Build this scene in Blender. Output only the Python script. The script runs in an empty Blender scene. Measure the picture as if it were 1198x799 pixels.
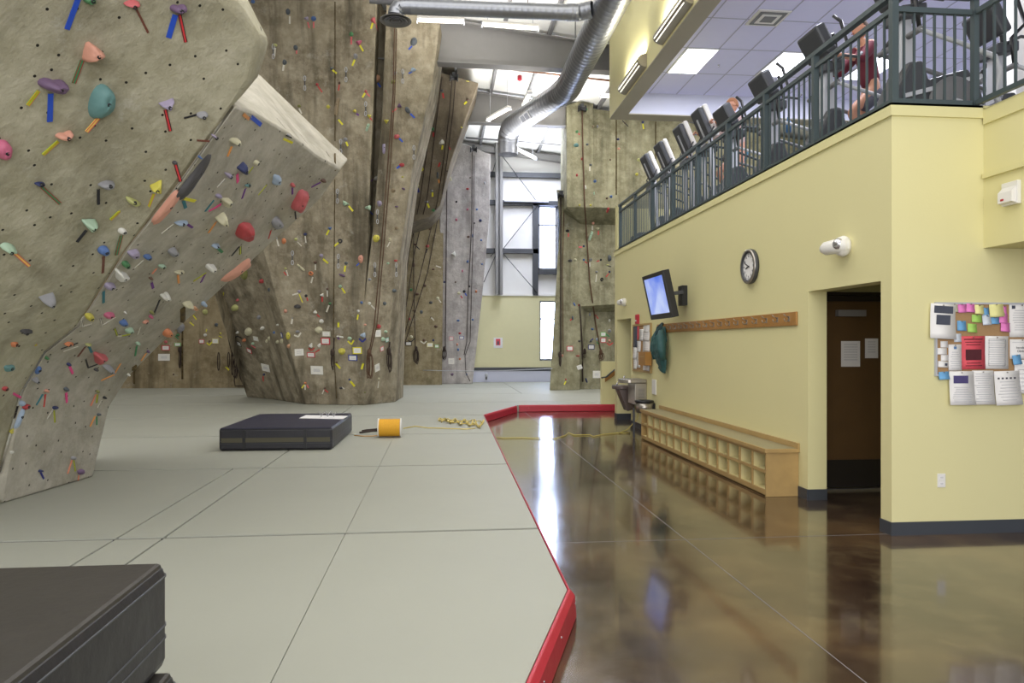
import bpy, bmesh, math, random
from mathutils import Vector, Matrix, noise
from mathutils.bvhtree import BVHTree
SC = bpy.context.scene
COL = SC.collection
PI = math.pi
# ------------------------------------------------------------------ camera
F = 850.0                      # focal length in pixels of the 1198x799 frame
EYE = Vector((0.0, 0.0, 1.585))
TH = math.atan(84.5 / F)       # the camera is turned a little to the right of the long wall
CT, ST = math.cos(TH), math.sin(TH)
cam_d = bpy.data.cameras.new('camera'); cam = bpy.data.objects.new('camera', cam_d); COL.objects.link(cam)
cam.location = EYE; cam.rotation_euler = (PI / 2, 0, -TH)
cam_d.sensor_width = 36; cam_d.lens = 36 * F / 1198; cam_d.shift_y = 4 / 1198
cam_d.clip_end = 200
SC.camera = cam
# ------------------------------------------------------------------ world, lights, exposure
w = bpy.data.worlds.new('daylight'); SC.world = w; w.use_nodes = True
w.node_tree.nodes['Background'].inputs[0].default_value = (0.86, 0.90, 1.0, 1)
w.node_tree.nodes['Background'].inputs[1].default_value = 1.0
SC.view_settings.view_transform = 'Standard'; SC.view_settings.look = 'None'
SC.view_settings.gamma = 1; SC.view_settings.use_curve_mapping = False
SC.view_settings.exposure = 0.0
def area(name, loc, rot, sx, sy, power, color, spread=180):
    l = bpy.data.lights.new(name, 'AREA'); l.shape = 'RECTANGLE'; l.size = sx; l.size_y = sy
    l.energy = power; l.color = color; l.spread = math.radians(spread)
    o = bpy.data.objects.new(name, l); COL.objects.link(o); o.location = loc; o.rotation_euler = rot
    return o
WARM = (1.0, 0.93, 0.80); NEUT = (1.0, 0.97, 0.93); COOL = (0.74, 0.80, 1.0)
area('ceiling_lamps_front', (-0.5, 2.5, 8.8), (0, 0, 0), 9, 7, 420, NEUT)
area('ceiling_lamps_middle', (-1.0, 9.5, 8.9), (0, 0, 0), 9, 5, 330, NEUT)
area('rear_cool_fill', (3.5, 24.8, 8.5), (0, 0, 0), 1.8, 4, 330, COOL, 170)  # added cool fill from above for the rear walls, no skylight there
area('left_bay_fill', (-6.5, 20.5, 9.6), (0, 0, 0), 5, 5, 260, NEUT)  # unseen lamp added behind the tall wall to light the left bay
area('window_daylight_upper', (4.05, 28.4, 5.75), (-PI / 2, 0, 0), 1.6, 3.2, 300, (0.62, 0.72, 1.0))
area('window_daylight_lower', (4.05, 28.4, 2.1), (-PI / 2, 0, 0), 1.6, 2.9, 240, (0.62, 0.72, 1.0))
area('front_fill', (-0.5, -4.0, 3.2), (PI / 2, 0, 0), 9, 4.5, 560, (1.0, 0.97, 0.93))  # soft fill added behind the camera, stands in for an unseen glass front
area('right_bay_fill', (8.0, 18.6, 8.2), (math.radians(25), 0, 0), 7, 2, 300, NEUT)  # added fill that brightens the right climbing wall, no fixture modelled
area('roof_fill_middle', (2.6, 19.8, 6.4), (PI, 0, 0), 2.2, 2.6, 230, NEUT, 95)  # added upward fill without a fixture, brightens the roof lining
area('roof_fill_rear', (3.4, 24.8, 6.4), (PI, 0, 0), 1.8, 3.0, 220, (0.92, 0.95, 1.0), 110)  # same added roof fill, towards the end wall
area('roof_fill_front', (0.8, 15.2, 7.0), (PI, 0, 0), 2.4, 1.8, 130, NEUT, 120)  # same added roof fill, ahead of the first rafter

# ------------------------------------------------------------------ pixel helpers (points on real planes)
def ray(u, v):
    a = (u - 599) / F; b = (403.5 - v) / F
    return Vector((a * CT + ST, CT - a * ST, b))
def P(u, v, X=None, Y=None, Z=None):
    d = ray(u, v)
    if X is not None: t = (X - EYE.x) / d.x
    elif Y is not None: t = (Y - EYE.y) / d.y
    else: t = (Z - EYE.z) / d.z
    return EYE + d * t
def mpp(p):                     # metres per photo pixel at a world point
    return (p.y * CT + p.x * ST) / F

# ------------------------------------------------------------------ mesh helpers
class MB:
    def __init__(s): s.bm = bmesh.new(); s.mi = 0
    def _m(s, fs):
        for f in fs: f.material_index = s.mi
        return s
    def box(s, a, b):
        x0, y0, z0 = [min(a[i], b[i]) for i in range(3)]; x1, y1, z1 = [max(a[i], b[i]) for i in range(3)]
        v = [s.bm.verts.new(c) for c in ((x0,y0,z0),(x1,y0,z0),(x1,y1,z0),(x0,y1,z0),(x0,y0,z1),(x1,y0,z1),(x1,y1,z1),(x0,y1,z1))]
        return s._m([s.bm.faces.new([v[i] for i in q]) for q in ((0,3,2,1),(4,5,6,7),(0,1,5,4),(1,2,6,5),(2,3,7,6),(3,0,4,7))])
    def obox(s, c, ax, ay, az):     # oriented box: centre and three half-axis vectors
        c, ax, ay, az = Vector(c), Vector(ax), Vector(ay), Vector(az)
        v = [s.bm.verts.new(c + ax * i + ay * j + az * k) for k in (-1, 1) for i, j in ((-1,-1),(1,-1),(1,1),(-1,1))]
        return s._m([s.bm.faces.new([v[i] for i in q]) for q in ((0,3,2,1),(4,5,6,7),(0,1,5,4),(1,2,6,5),(2,3,7,6),(3,0,4,7))])
    def bar(s, a, b, w, h=None, up=(0, 0, 1)):
        a, b = Vector(a), Vector(b); d = b - a; L = d.length
        if L < 1e-6: return s
        d /= L; u = Vector(up)
        if abs(d.dot(u)) > .98: u = Vector((1, 0, 0))
        x = d.cross(u).normalized(); y = x.cross(d)
        return s.obox((a + b) / 2, x * w / 2, d * L / 2, y * (h or w) / 2)
    def face(s, pts):
        try: f = s.bm.faces.new([s.bm.verts.new(p) for p in pts]); f.material_index = s.mi
        except ValueError: pass
        return s
    def tube(s, pts, r, n=8, cap=True, closed=False):
        pts = [Vector(p) for p in pts]; rings = []; N = len(pts); px = None
        for i, p in enumerate(pts):
            if closed: t = pts[(i + 1) % N] - pts[i - 1]
            else: t = pts[min(i + 1, N - 1)] - pts[max(i - 1, 0)]
            t.normalize()
            if px is None:
                u = Vector((0, 0, 1)) if abs(t.z) < .9 else Vector((1, 0, 0)); x = t.cross(u).normalized()
            else:
                x = px - t * px.dot(t)
                x = x.normalized() if x.length > 1e-6 else t.orthogonal().normalized()
            px = x; y = t.cross(x); rr = r[i] if isinstance(r, (list, tuple)) else r
            rings.append([s.bm.verts.new(p + (x * math.cos(2*PI*k/n) + y * math.sin(2*PI*k/n)) * rr) for k in range(n)])
        m = N if closed else N - 1
        for i in range(m):
            A, B = rings[i], rings[(i + 1) % N]
            for k in range(n):
                f = s.bm.faces.new((A[k], A[(k+1)%n], B[(k+1)%n], B[k])); f.material_index = s.mi; f.smooth = True
        if cap and not closed:
            s._m([s.bm.faces.new(rings[0][::-1]), s.bm.faces.new(rings[-1])])
        return s
    def lathe(s, base, axis, prof, n=24, sx=1, cap=False):     # prof = [(along, radius)]
        base, ax = Vector(base), Vector(axis).normalized(); x = ax.orthogonal().normalized(); y = ax.cross(x); R = []
        for t, r in prof:
            R.append([s.bm.verts.new(base + ax * t + (x * math.cos(2*PI*k/n) + y * math.sin(2*PI*k/n)) * max(r, 1e-4)) for k in range(n)])
        for A, B in zip(R, R[1:]):
            for k in range(n):
                f = s.bm.faces.new((A[k], A[(k+1)%n], B[(k+1)%n], B[k])); f.material_index = s.mi; f.smooth = True
        if cap: s._m([s.bm.faces.new(R[0][::-1]), s.bm.faces.new(R[-1])])
        return s
    def prism(s, poly, off):        # polygon of 3D points extruded by a vector
        off = Vector(off); a = [s.bm.verts.new(p) for p in poly]; b = [s.bm.verts.new(Vector(p) + off) for p in poly]; n = len(a)
        fs = [s.bm.faces.new(a), s.bm.faces.new(b[::-1])]
        for i in range(n): fs.append(s.bm.faces.new((a[i], b[i], b[(i+1)%n], a[(i+1)%n])))
        s._m(fs); return s
    def build(s, name, mats, parent=None, loc=None, smooth=False, bevel=0, fixn=True, **tags):
        if fixn: bmesh.ops.recalc_face_normals(s.bm, faces=s.bm.faces)
        if parent is not None:
            o0 = root_of(parent).location; inv = Vector(o0)
        else:
            if loc is None:
                vs = [v.co for v in s.bm.verts]
                xs = [c.x for c in vs]; ys = [c.y for c in vs]; zs = [c.z for c in vs]
                loc = Vector(((min(xs)+max(xs))/2, (min(ys)+max(ys))/2, min(zs)))
            inv = Vector(loc)
        for v in s.bm.verts: v.co -= inv
        me = bpy.data.meshes.new(name); s.bm.to_mesh(me); s.bm.free()
        if not isinstance(mats, (list, tuple)): mats = [mats]
        for m in mats: me.materials.append(m)
        if smooth:
            for p in me.polygons: p.use_smooth = True
        o = bpy.data.objects.new(name, me); COL.objects.link(o)
        if parent is not None: o.parent = parent
        else: o.location = inv
        if bevel:
            b = o.modifiers.new('bevel', 'BEVEL'); b.width = bevel; b.segments = 2; b.limit_method = 'ANGLE'; b.angle_limit = math.radians(35)
        for k, v in tags.items(): o[k] = v
        return o
def root_of(o):
    while o.parent: o = o.parent
    return o
def thing(name, label, cat, loc, group=None):
    o = bpy.data.objects.new(name, None); COL.objects.link(o); o.location = loc; o.empty_display_size = .1
    o['label'] = label; o['category'] = cat
    if group: o['group'] = group
    return o
def tags(label, cat, group=None, kind=None):
    d = {'label': label, 'category': cat}
    if group: d['group'] = group
    if kind: d['kind'] = kind
    return d
def struct(name, mb, mat, **k):
    return mb.build(name, mat, kind='structure', **k)

# ------------------------------------------------------------------ materials
def lin(r, g, b):
    f = lambda c: c / 12.92 if c <= .04045 else ((c + .055) / 1.055) ** 2.4
    return (f(r/255), f(g/255), f(b/255), 1)
def mat(name, rgb, rough=.6, metal=0, emit=0, spec=.5, var=.06, vscale=6, bump=0, bscale=40):
    m = bpy.data.materials.new(name); m.use_nodes = True; nt = m.node_tree; n = nt.nodes; b = n['Principled BSDF']
    c = lin(*rgb); b.inputs['Roughness'].default_value = rough; b.inputs['Metallic'].default_value = metal
    b.inputs['Specular IOR Level'].default_value = spec
    if emit:
        b.inputs['Base Color'].default_value = c
        b.inputs['Emission Color'].default_value = c; b.inputs['Emission Strength'].default_value = emit
        return m
    tc = n.new('ShaderNodeTexCoord'); nz = n.new('ShaderNodeTexNoise'); nz.inputs['Scale'].default_value = vscale; nz.inputs['Detail'].default_value = 4
    nt.links.new(tc.outputs['Object'], nz.inputs['Vector'])
    mx = n.new('ShaderNodeMix'); mx.data_type = 'RGBA'
    mx.inputs[6].default_value = tuple(max(0, x * (1 - var)) for x in c[:3]) + (1,)
    mx.inputs[7].default_value = tuple(min(1, x * (1 + var)) for x in c[:3]) + (1,)
    nt.links.new(nz.outputs['Fac'], mx.inputs[0]); nt.links.new(mx.outputs[2], b.inputs['Base Color'])
    if bump:
        n2 = n.new('ShaderNodeTexNoise'); n2.inputs['Scale'].default_value = bscale; n2.inputs['Detail'].default_value = 5
        nt.links.new(tc.outputs['Object'], n2.inputs['Vector'])
        bp = n.new('ShaderNodeBump'); bp.inputs['Strength'].default_value = bump; bp.inputs['Distance'].default_value = .02
        nt.links.new(n2.outputs['Fac'], bp.inputs['Height']); nt.links.new(bp.outputs['Normal'], b.inputs['Normal'])
    return m
def concrete(name, base, dark, light, dots=None, streak=.5, sc=1.0):
    """trowelled plaster of the climbing walls: mottling, vertical streaks, chalk and bolt holes"""
    m = bpy.data.materials.new(name); m.use_nodes = True; nt = m.node_tree; n = nt.nodes; L = nt.links.new; b = n['Principled BSDF']
    b.inputs['Roughness'].default_value = .8; b.inputs['Specular IOR Level'].default_value = .25
    tc = n.new('ShaderNodeNewGeometry'); pos = tc.outputs['Position']
    def nz(scale, detail=6, rough=.6, vec=None):
        t = n.new('ShaderNodeTexNoise'); t.inputs['Scale'].default_value = scale; t.inputs['Detail'].default_value = detail; t.inputs['Roughness'].default_value = rough
        L(vec or pos, t.inputs['Vector']); return t.outputs['Fac']
    def ramp(fac, a, c):
        r = n.new('ShaderNodeMapRange'); r.inputs[1].default_value = a; r.inputs[2].default_value = c; L(fac, r.inputs[0]); return r.outputs[0]
    def mix(fac, A, B):
        x = n.new('ShaderNodeMix'); x.data_type = 'RGBA'
        L(fac, x.inputs[0])
        for i, q in ((6, A), (7, B)):
            if isinstance(q, tuple): x.inputs[i].default_value = q
            else: L(q, x.inputs[i])
        return x.outputs[2]
    mp = n.new('ShaderNodeMapping'); mp.inputs['Scale'].default_value = (1.6, 1.6, .12); L(pos, mp.inputs['Vector'])
    c = mix(ramp(nz(1.1 * sc), .35, .68), lin(*base), lin(*dark))
    c = mix(ramp(nz(3.5 * sc, 8, .7), .42, .75), c, lin(*light))
    st = n.new('ShaderNodeMath'); st.operation = 'MULTIPLY'; st.inputs[1].default_value = streak
    L(ramp(nz(1.6, 5, .6, mp.outputs[0]), .48, .72), st.inputs[0]); c = mix(st.outputs[0], c, lin(*[x * .72 for x in dark]))
    ck = n.new('ShaderNodeMath'); ck.operation = 'MULTIPLY'; ck.inputs[1].default_value = .55
    L(ramp(nz(1.7, 10, .75), .60, .76), ck.inputs[0]); c = mix(ck.outputs[0], c, lin(205, 203, 195))
    if dots is not None:
        vo = n.new('ShaderNodeTexVoronoi'); vo.inputs['Scale'].default_value = 4.3; vo.inputs['Randomness'].default_value = .85; nn = Vector(dots).normalized(); uu = nn.cross(Vector((0, 0, 1))).normalized(); vv = nn.cross(uu)
        cb = n.new('ShaderNodeCombineXYZ')
        for k_, q_ in ((0, uu), (1, vv)):
            dn = n.new('ShaderNodeVectorMath'); dn.operation = 'DOT_PRODUCT'; dn.inputs[1].default_value = q_; L(pos, dn.inputs[0]); L(dn.outputs['Value'], cb.inputs[k_])
        vo.voronoi_dimensions = '2D'; L(cb.outputs[0], vo.inputs['Vector'])
        lt = n.new('ShaderNodeMath'); lt.operation = 'LESS_THAN'; lt.inputs[1].default_value = .04; L(vo.outputs['Distance'], lt.inputs[0])
        c = mix(lt.outputs[0], c, (.02, .018, .014, 1))
    L(c, b.inputs['Base Color'])
    bp = n.new('ShaderNodeBump'); bp.inputs['Strength'].default_value = .8; bp.inputs['Distance'].default_value = .05
    ad = n.new('ShaderNodeMath'); ad.operation = 'ADD'; L(nz(2.2, 8, .65), ad.inputs[0])
    m2 = n.new('ShaderNodeMath'); m2.operation = 'MULTIPLY'; m2.inputs[1].default_value = .25; L(nz(14, 6, .7), m2.inputs[0]); L(m2.outputs[0], ad.inputs[1])
    L(ad.outputs[0], bp.inputs['Height']); L(bp.outputs['Normal'], b.inputs['Normal'])
    return m
M = {}
_n1 = (P(210, 215, X=-1.95) - P(120, 130, X=-2.2)).cross(P(275, 124, X=-1.5) - P(120, 130, X=-2.2)); _n2 = (P(318, 283, Y=8.4) - P(150, 290, X=-2.45)).cross(P(375, 185, Y=7.65) - P(150, 290, X=-2.45))
M['plaster_near'] = concrete('plaster_near', (172, 167, 143), (144, 139, 116), (196, 191, 170), _n1, .4)
M['plaster_low'] = concrete('plaster_low', (182, 177, 162), (158, 153, 138), (202, 197, 184), _n2, .4)
M['plaster_tall'] = concrete('plaster_tall', (152, 142, 120), (112, 103, 84), (184, 174, 152), None, 1.0)
M['plaster_high'] = concrete('plaster_high', (128, 117, 99), (106, 96, 81), (145, 134, 114), None, .6)
M['plaster_rear'] = concrete('plaster_rear', (156, 142, 112), (120, 106, 78), (172, 158, 128), None, .9)
M['plaster_back'] = concrete('plaster_back', (150, 138, 108), (120, 108, 80), (172, 160, 132), None, .6)
M['plaster_window_lit'] = concrete('plaster_window_lit', (184, 178, 174), (158, 152, 150), (210, 206, 202), None, .6)  # paler than the other plaster: window light put into the colour
M['plaster_green'] = concrete('plaster_green', (150, 146, 118), (116, 112, 86), (178, 174, 146), None, .8)
M['yellow_paint'] = mat('yellow_paint', (224, 217, 164), .55, var=.02, vscale=1.2, bump=.05, bscale=60)
M['yellow_trim'] = mat('yellow_trim', (222, 215, 160), .5, var=.015)
M['cream_drywall'] = mat('cream_drywall', (222, 216, 172), .7, var=.02)
M['soffit'] = mat('soffit', (176, 170, 150), .8, var=.03)
M['white_sheet'] = mat('white_sheet', (232, 230, 226), .7, var=.04, vscale=1.5, bump=.25, bscale=3)
M['insulation'] = mat('insulation', (248, 248, 244), .6, var=.04, vscale=1.2, bump=.6, bscale=3)
M['steel_grey'] = mat('steel_grey', (132, 130, 128), .5, .0, var=.05)
M['steel_dark'] = mat('steel_dark', (74, 76, 80), .5, .2, var=.05)
M['rail_paint'] = mat('rail_paint', (74, 86, 88), .38, .1, var=.04)
M['base_rubber'] = mat('base_rubber', (62, 66, 72), .45, var=.06)
M['black_vinyl'] = mat('black_vinyl', (30, 29, 36), .42, var=.12, vscale=8, bump=.25, bscale=9)
M['black_top'] = mat('black_top', (50, 47, 44), .42, var=.2, vscale=5, bump=.25, bscale=7)
M['navy_vinyl'] = mat('navy_vinyl', (34, 35, 58), .45, var=.1, bump=.2, bscale=9)
M['khaki_band'] = mat('khaki_band', (74, 70, 52), .6)
M['red_vinyl'] = mat('red_vinyl', (180, 38, 56), .42, var=.08, bump=.15, bscale=10)
M['oak'] = mat('oak', (178, 148, 96), .42, var=.16, vscale=9)
M['oak_dark'] = mat('oak_dark', (166, 120, 62), .42, var=.18, vscale=9)
M['cubby_cream'] = mat('cubby_cream', (222, 210, 156), .6)
M['laminate'] = mat('laminate', (150, 142, 112), .35, var=.05)
M['door_wood'] = mat('door_wood', (96, 72, 44), .4, var=.2, vscale=4)
M['door_kick'] = mat('door_kick', (52, 48, 44), .35, .3)
M['black'] = mat('black', (24, 24, 27), .35)
M['dark_grey'] = mat('dark_grey', (66, 68, 72), .45)
M['mid_grey'] = mat('mid_grey', (120, 120, 122), .5)
M['light_grey'] = mat('light_grey', (186, 188, 194), .4)
M['white'] = mat('white', (232, 230, 224), .45, var=.02)
M['paper'] = mat('paper', (236, 234, 232), .7, var=.02)
M['ink'] = mat('ink', (70, 70, 78), .7)
M['ink_soft'] = mat('ink_soft', (186, 186, 190), .7)
M['chrome'] = mat('chrome', (200, 200, 204), .22, .9)
M['stainless'] = mat('stainless', (170, 164, 156), .3, .85)
M['fountain_brown'] = mat('fountain_brown', (104, 92, 88), .4, .3)
M['rope_brown'] = mat('rope_brown', (92, 66, 48), .85)
M['rope_dark'] = mat('rope_dark', (58, 46, 40), .85)
M['rope_yellow'] = mat('rope_yellow', (210, 190, 110), .8)
M['cord_orange'] = mat('cord_orange', (196, 150, 84), .8)
M['spool_yellow'] = mat('spool_yellow', (222, 164, 40), .7, var=.15, vscale=60)
M['jacket'] = mat('jacket', (52, 92, 92), .55, var=.25, vscale=14, bump=.4, bscale=16)
M['jacket_lining'] = mat('jacket_lining', (34, 60, 66), .6)
M['pinboard'] = mat('pinboard', (170, 136, 96), .85, var=.1, vscale=60)
M['skin'] = mat('skin', (206, 150, 122), .55)
M['hair'] = mat('hair', (84, 66, 52), .8, var=.3, vscale=60)
M['maroon'] = mat('maroon', (108, 36, 52), .8)
M['grey_cloth'] = mat('grey_cloth', (92, 92, 104), .85)
M['shoe'] = mat('shoe', (176, 172, 170), .6)
M['troffer'] = mat('troffer', (240, 244, 255), emit=6.0)
M['tube_light'] = mat('tube_light', (255, 252, 240), emit=1.0)
M['bulb'] = mat('bulb', (255, 250, 235), emit=1.5)

def floor_material():
    m = bpy.data.materials.new('stained_concrete'); m.use_nodes = True; nt = m.node_tree; n = nt.nodes; L = nt.links.new; b = n['Principled BSDF']
    g = n.new('ShaderNodeNewGeometry'); pos = g.outputs['Position']
    def nz(s, d=6, r=.6):
        t = n.new('ShaderNodeTexNoise'); t.inputs['Scale'].default_value = s; t.inputs['Detail'].default_value = d; t.inputs['Roughness'].default_value = r; L(pos, t.inputs['Vector']); return t.outputs['Fac']
    cr = n.new('ShaderNodeValToRGB'); e = cr.color_ramp.elements
    e[0].position = .32; e[0].color = lin(42, 31, 27); e[1].position = .74; e[1].color = lin(116, 90, 60)
    k = e.new(.52); k.color = lin(76, 60, 46)
    L(nz(.8, 8, .62), cr.inputs[0])
    mx = n.new('ShaderNodeMix'); mx.data_type = 'RGBA'; mr = n.new('ShaderNodeMapRange'); mr.inputs[1].default_value = .5; mr.inputs[2].default_value = .8
    L(nz(3.2, 9, .7), mr.inputs[0]); L(mr.outputs[0], mx.inputs[0]); L(cr.outputs[0], mx.inputs[6]); mx.inputs[7].default_value = lin(100, 88, 64); L(mx.outputs[2], b.inputs['Base Color'])
    r2 = n.new('ShaderNodeMapRange'); r2.inputs[1].default_value = .3; r2.inputs[2].default_value = .7; r2.inputs[3].default_value = .10; r2.inputs[4].default_value = .18
    L(nz(5, 6), r2.inputs[0]); L(r2.outputs[0], b.inputs['Roughness'])
    b.inputs['Specular IOR Level'].default_value = .75; b.inputs['Coat Weight'].default_value = .5; b.inputs['Coat Roughness'].default_value = .06
    bp = n.new('ShaderNodeBump'); bp.inputs['Strength'].default_value = .04; bp.inputs['Distance'].default_value = .02
    L(nz(7, 6), bp.inputs['Height']); L(bp.outputs['Normal'], b.inputs['Normal'])
    return m
M['floor'] = floor_material()
def mat_material(name, rgb):
    m = mat(name, rgb, .62, var=.04, vscale=1.3, bump=.12, bscale=5, spec=.35); return m
M['mat_top'] = mat_material('mat_vinyl', (165, 166, 154))
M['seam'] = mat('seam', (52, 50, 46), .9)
M['ceil_tile'] = mat('ceil_tile', (222, 222, 248), .8, var=.02)
M['ceil_grid'] = mat('ceil_grid', (176, 176, 196), .6)
M['lav_wall'] = mat('lav_wall', (206, 208, 222), .8, var=.02)
def screen_material():
    m = bpy.data.materials.new('screen_image'); m.use_nodes = True; nt = m.node_tree; n = nt.nodes; L = nt.links.new
    b = n['Principled BSDF']; b.inputs['Base Color'].default_value = (.02, .02, .03, 1); b.inputs['Roughness'].default_value = .3
    tc = n.new('ShaderNodeTexCoord'); nz = n.new('ShaderNodeTexNoise'); nz.inputs['Scale'].default_value = 2.6; nz.inputs['Detail'].default_value = 5
    L(tc.outputs['Object'], nz.inputs['Vector'])
    sp = n.new('ShaderNodeSeparateXYZ'); L(tc.outputs['Object'], sp.inputs[0])
    ad = n.new('ShaderNodeMath'); ad.operation = 'MULTIPLY_ADD'; ad.inputs[1].default_value = -.55; ad.inputs[2].default_value = .33; L(sp.outputs['Z'], ad.inputs[0])
    su = n.new('ShaderNodeMath'); su.operation = 'ADD'; L(nz.outputs['Fac'], su.inputs[0]); L(ad.outputs[0], su.inputs[1])
    cr = n.new('ShaderNodeValToRGB'); e = cr.color_ramp.elements; e[0].position = .52; e[0].color = lin(48, 100, 226); e[1].position = .98; e[1].color = lin(190, 206, 250)
    L(su.outputs[0], cr.inputs[0]); L(cr.outputs[0], b.inputs['Emission Color']); b.inputs['Emission Strength'].default_value = .95
    return m
M['screen'] = screen_material()
_cm = {}
def cmat(name, rgb, rough=.5):
    if name not in _cm: _cm[name] = mat('paint_' + name, rgb, rough, var=.12, vscale=25)
    return _cm[name]

# ================================================================== SETTING
MATZ = 0.16
roofz = lambda x: 9.51 - .114 * x
struct('floor', MB().box((-14, -6, -.1), (14, 28.2, 0)), M['floor'])
# back wall: metal building panels above, cream drywall below
BY = 27.9
mb = MB()
WX0, WX1 = P(629.5, 280, Y=BY).x, P(651.5, 280, Y=BY).x      # window span in X
LX0, LX1 = P(631, 390, Y=BY).x, P(651, 390, Y=BY).x
def zat(v, Y, u=640): return P(u, v, Y=Y).z
wz0, wz1 = zat(316, BY), zat(241, BY); lz0, lz1 = zat(422, BY), zat(352, BY)
DZ = zat(346, BY)
for (x0, x1, z0, z1) in ((-14, WX0, DZ, 11.5), (WX1, 14, DZ, 11.5), (WX0, WX1, DZ, wz0), (WX0, WX1, wz1, 11.5)):
    mb.box((x0, BY, z0), (x1, BY + .12, z1))
struct('wall_back', mb, M['white_sheet'])
mb = MB()
for (x0, x1, z0, z1) in ((-14, LX0, 0, DZ), (LX1, 14, 0, DZ), (LX0, LX1, 0, lz0), (LX0, LX1, lz1, DZ)):
    mb.box((x0, BY - .1, z0), (x1, BY - .001, z1))
struct('wall_back_lower', mb, M['cream_drywall'])
struct('trim_1', MB().box((-1, BY - .14, DZ - .02), (6, BY, DZ + .06)), M['white'])
struct('baseboard_back', MB().box((-1, BY - .13, MATZ + .42), (6, BY - .1, MATZ + .56)), M['steel_dark'])
struct('baseboard_back_panel', MB().box((-1, BY - .118, MATZ), (6, BY - .101, MATZ + .42)), M['lav_wall'])
M['pane'] = mat('window_glass', (235, 240, 250), .05); 
_b = M['pane'].node_tree.nodes['Principled BSDF']; _b.inputs['Transmission Weight'].default_value = 1.0; _b.inputs['IOR'].default_value = 1.02; _b.inputs['Roughness'].default_value = 0
for i, (x0, x1, z0, z1) in enumerate(((WX0, WX1, wz0, wz1), (LX0, LX1, lz0, lz1))):
    mid = z0 + (z1 - z0) * .7
    mb = MB()
    for a, b_ in (((x0, z0), (x0 + .06, z1)), ((x1 - .06, z0), (x1, z1)), ((x0, z0), (x1, z0 + .08)), ((x0, z1 - .06), (x1, z1)), ((x0, mid - .025), (x1, mid + .025))):
        mb.box((a[0], BY - .02, a[1]), (b_[0], BY + .08, b_[1]))
    fr = struct('window_%d' % (i + 1), mb, M['mid_grey'])
    MB().box((x0 + .06, BY + .03, z0 + .08), (x1 - .06, BY + .036, z1 - .06)).build('pane', M['pane'], fr)
# steel frame of the building
roof = MB()
for y0, y1 in ((9, BY),):
    roof.prism([(-14, y0, roofz(-14)), (14, y0, roofz(14)), (14, y0, roofz(14) + .1), (-14, y0, roofz(-14) + .1)], (0, y1 - y0 + .1, 0))
struct('ceiling', roof, M['insulation'])
struct('ceiling_front', MB().prism([(-14, -6, roofz(-14)), (14, -6, roofz(14)), (14, -6, roofz(14) + .1), (-14, -6, roofz(-14) + .1)], (0, 15, 0)), M['insulation'])
for k, yy in enumerate((17.55, 22.1)):
    mb = MB(); zb = 8.54
    mb.prism([(-14, yy, zb), (8, yy, zb - .275), (8, yy, roofz(8) - .12), (-14, yy, roofz(-14) - .12)], (0, .04, 0))
    mb.obox((-3, yy + .02, zb - .152), (11, 0, -.1375), (0, .16, 0), (0, 0, .015))
    mb.prism([(-14, yy - .14, roofz(-14) - .15), (8, yy - .14, roofz(8) - .15), (8, yy - .14, roofz(8) - .12), (-14, yy - .14, roofz(-14) - .12)], (0, .32, 0))
    struct('trim_%d' % (k + 2), mb, M['steel_grey'])
mb = MB()
for i in range(-8, 9):
    x = i * 1.1 + .45
    mb.prism([(x - .04, 9, roofz(x) - .13), (x + .04, 9, roofz(x) - .13), (x + .04, 9, roofz(x) - .002), (x - .04, 9, roofz(x) - .002)], (0, BY - 9, 0))
struct('trim_4', mb, M['mid_grey'])      # purlins
mb = MB()
for v in (204, 237, 293.5):
    z = zat(v, BY - .2, 600); mb.box((-2, BY - .2, z - .09), (WX0 if v > 238 else 8, BY - .001, z + .09))
z = zat(237, BY - .2, 600); 
mb.box((WX0 - .22, BY - .2, DZ), (WX0 - .02, BY - .001, z)); mb.box((WX0, BY - .2, wz0 - .18), (WX1 + .4, BY - .001, wz0)); mb.box((WX1 + .02, BY - .2, DZ), (WX1 + .2, BY - .001, z))
struct('trim_5', mb, M['steel_dark'])    # girts
cx0, cx1 = P(579.5, 250, Y=BY - .3).x, P(588, 250, Y=BY - .3).x
mb = MB().box((cx0, BY - .4, DZ + .01), (cx1, BY - .36, 9.3)).box((cx0, BY - .24, DZ + .01), (cx1, BY - .2, 9.3)).box(((cx0 + cx1) / 2 - .02, BY - .4, DZ + .01), ((cx0 + cx1) / 2 + .02, BY - .2, 9.3))
struct('trim_6', mb, M['steel_grey'])    # wall column
mb = MB(); yb = BY - .23
for a, b_ in (((588, 183), (629, 237)), ((588, 292), (629, 240)), ((588, 296), (629, 343)), ((574, 210), (583, 178)), ((574, 300), (581, 292)), ((566, 330), (581, 296))):
    mb.tube([P(a[0], a[1], Y=yb), P(b_[0], b_[1], Y=yb)], .015, 6)
struct('trim_7', mb, M['steel_dark'])    # cross bracing
struct('trim_8', MB().prism([(-2, BY - .3, roofz(-2) - .35), (8, BY - .3, roofz(8) - .35), (8, BY - .3, roofz(8) - .15), (-2, BY - .3, roofz(-2) - .15)], (0, .28, 0)), M['steel_grey'])
struct('wall_left', MB().box((-14, -6, 0), (-13.9, BY, 11.2)), M['white_sheet'])
struct('wall_right_far', MB().box((13.9, -6, 0), (14, BY, 9.5)), M['lav_wall'])

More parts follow.
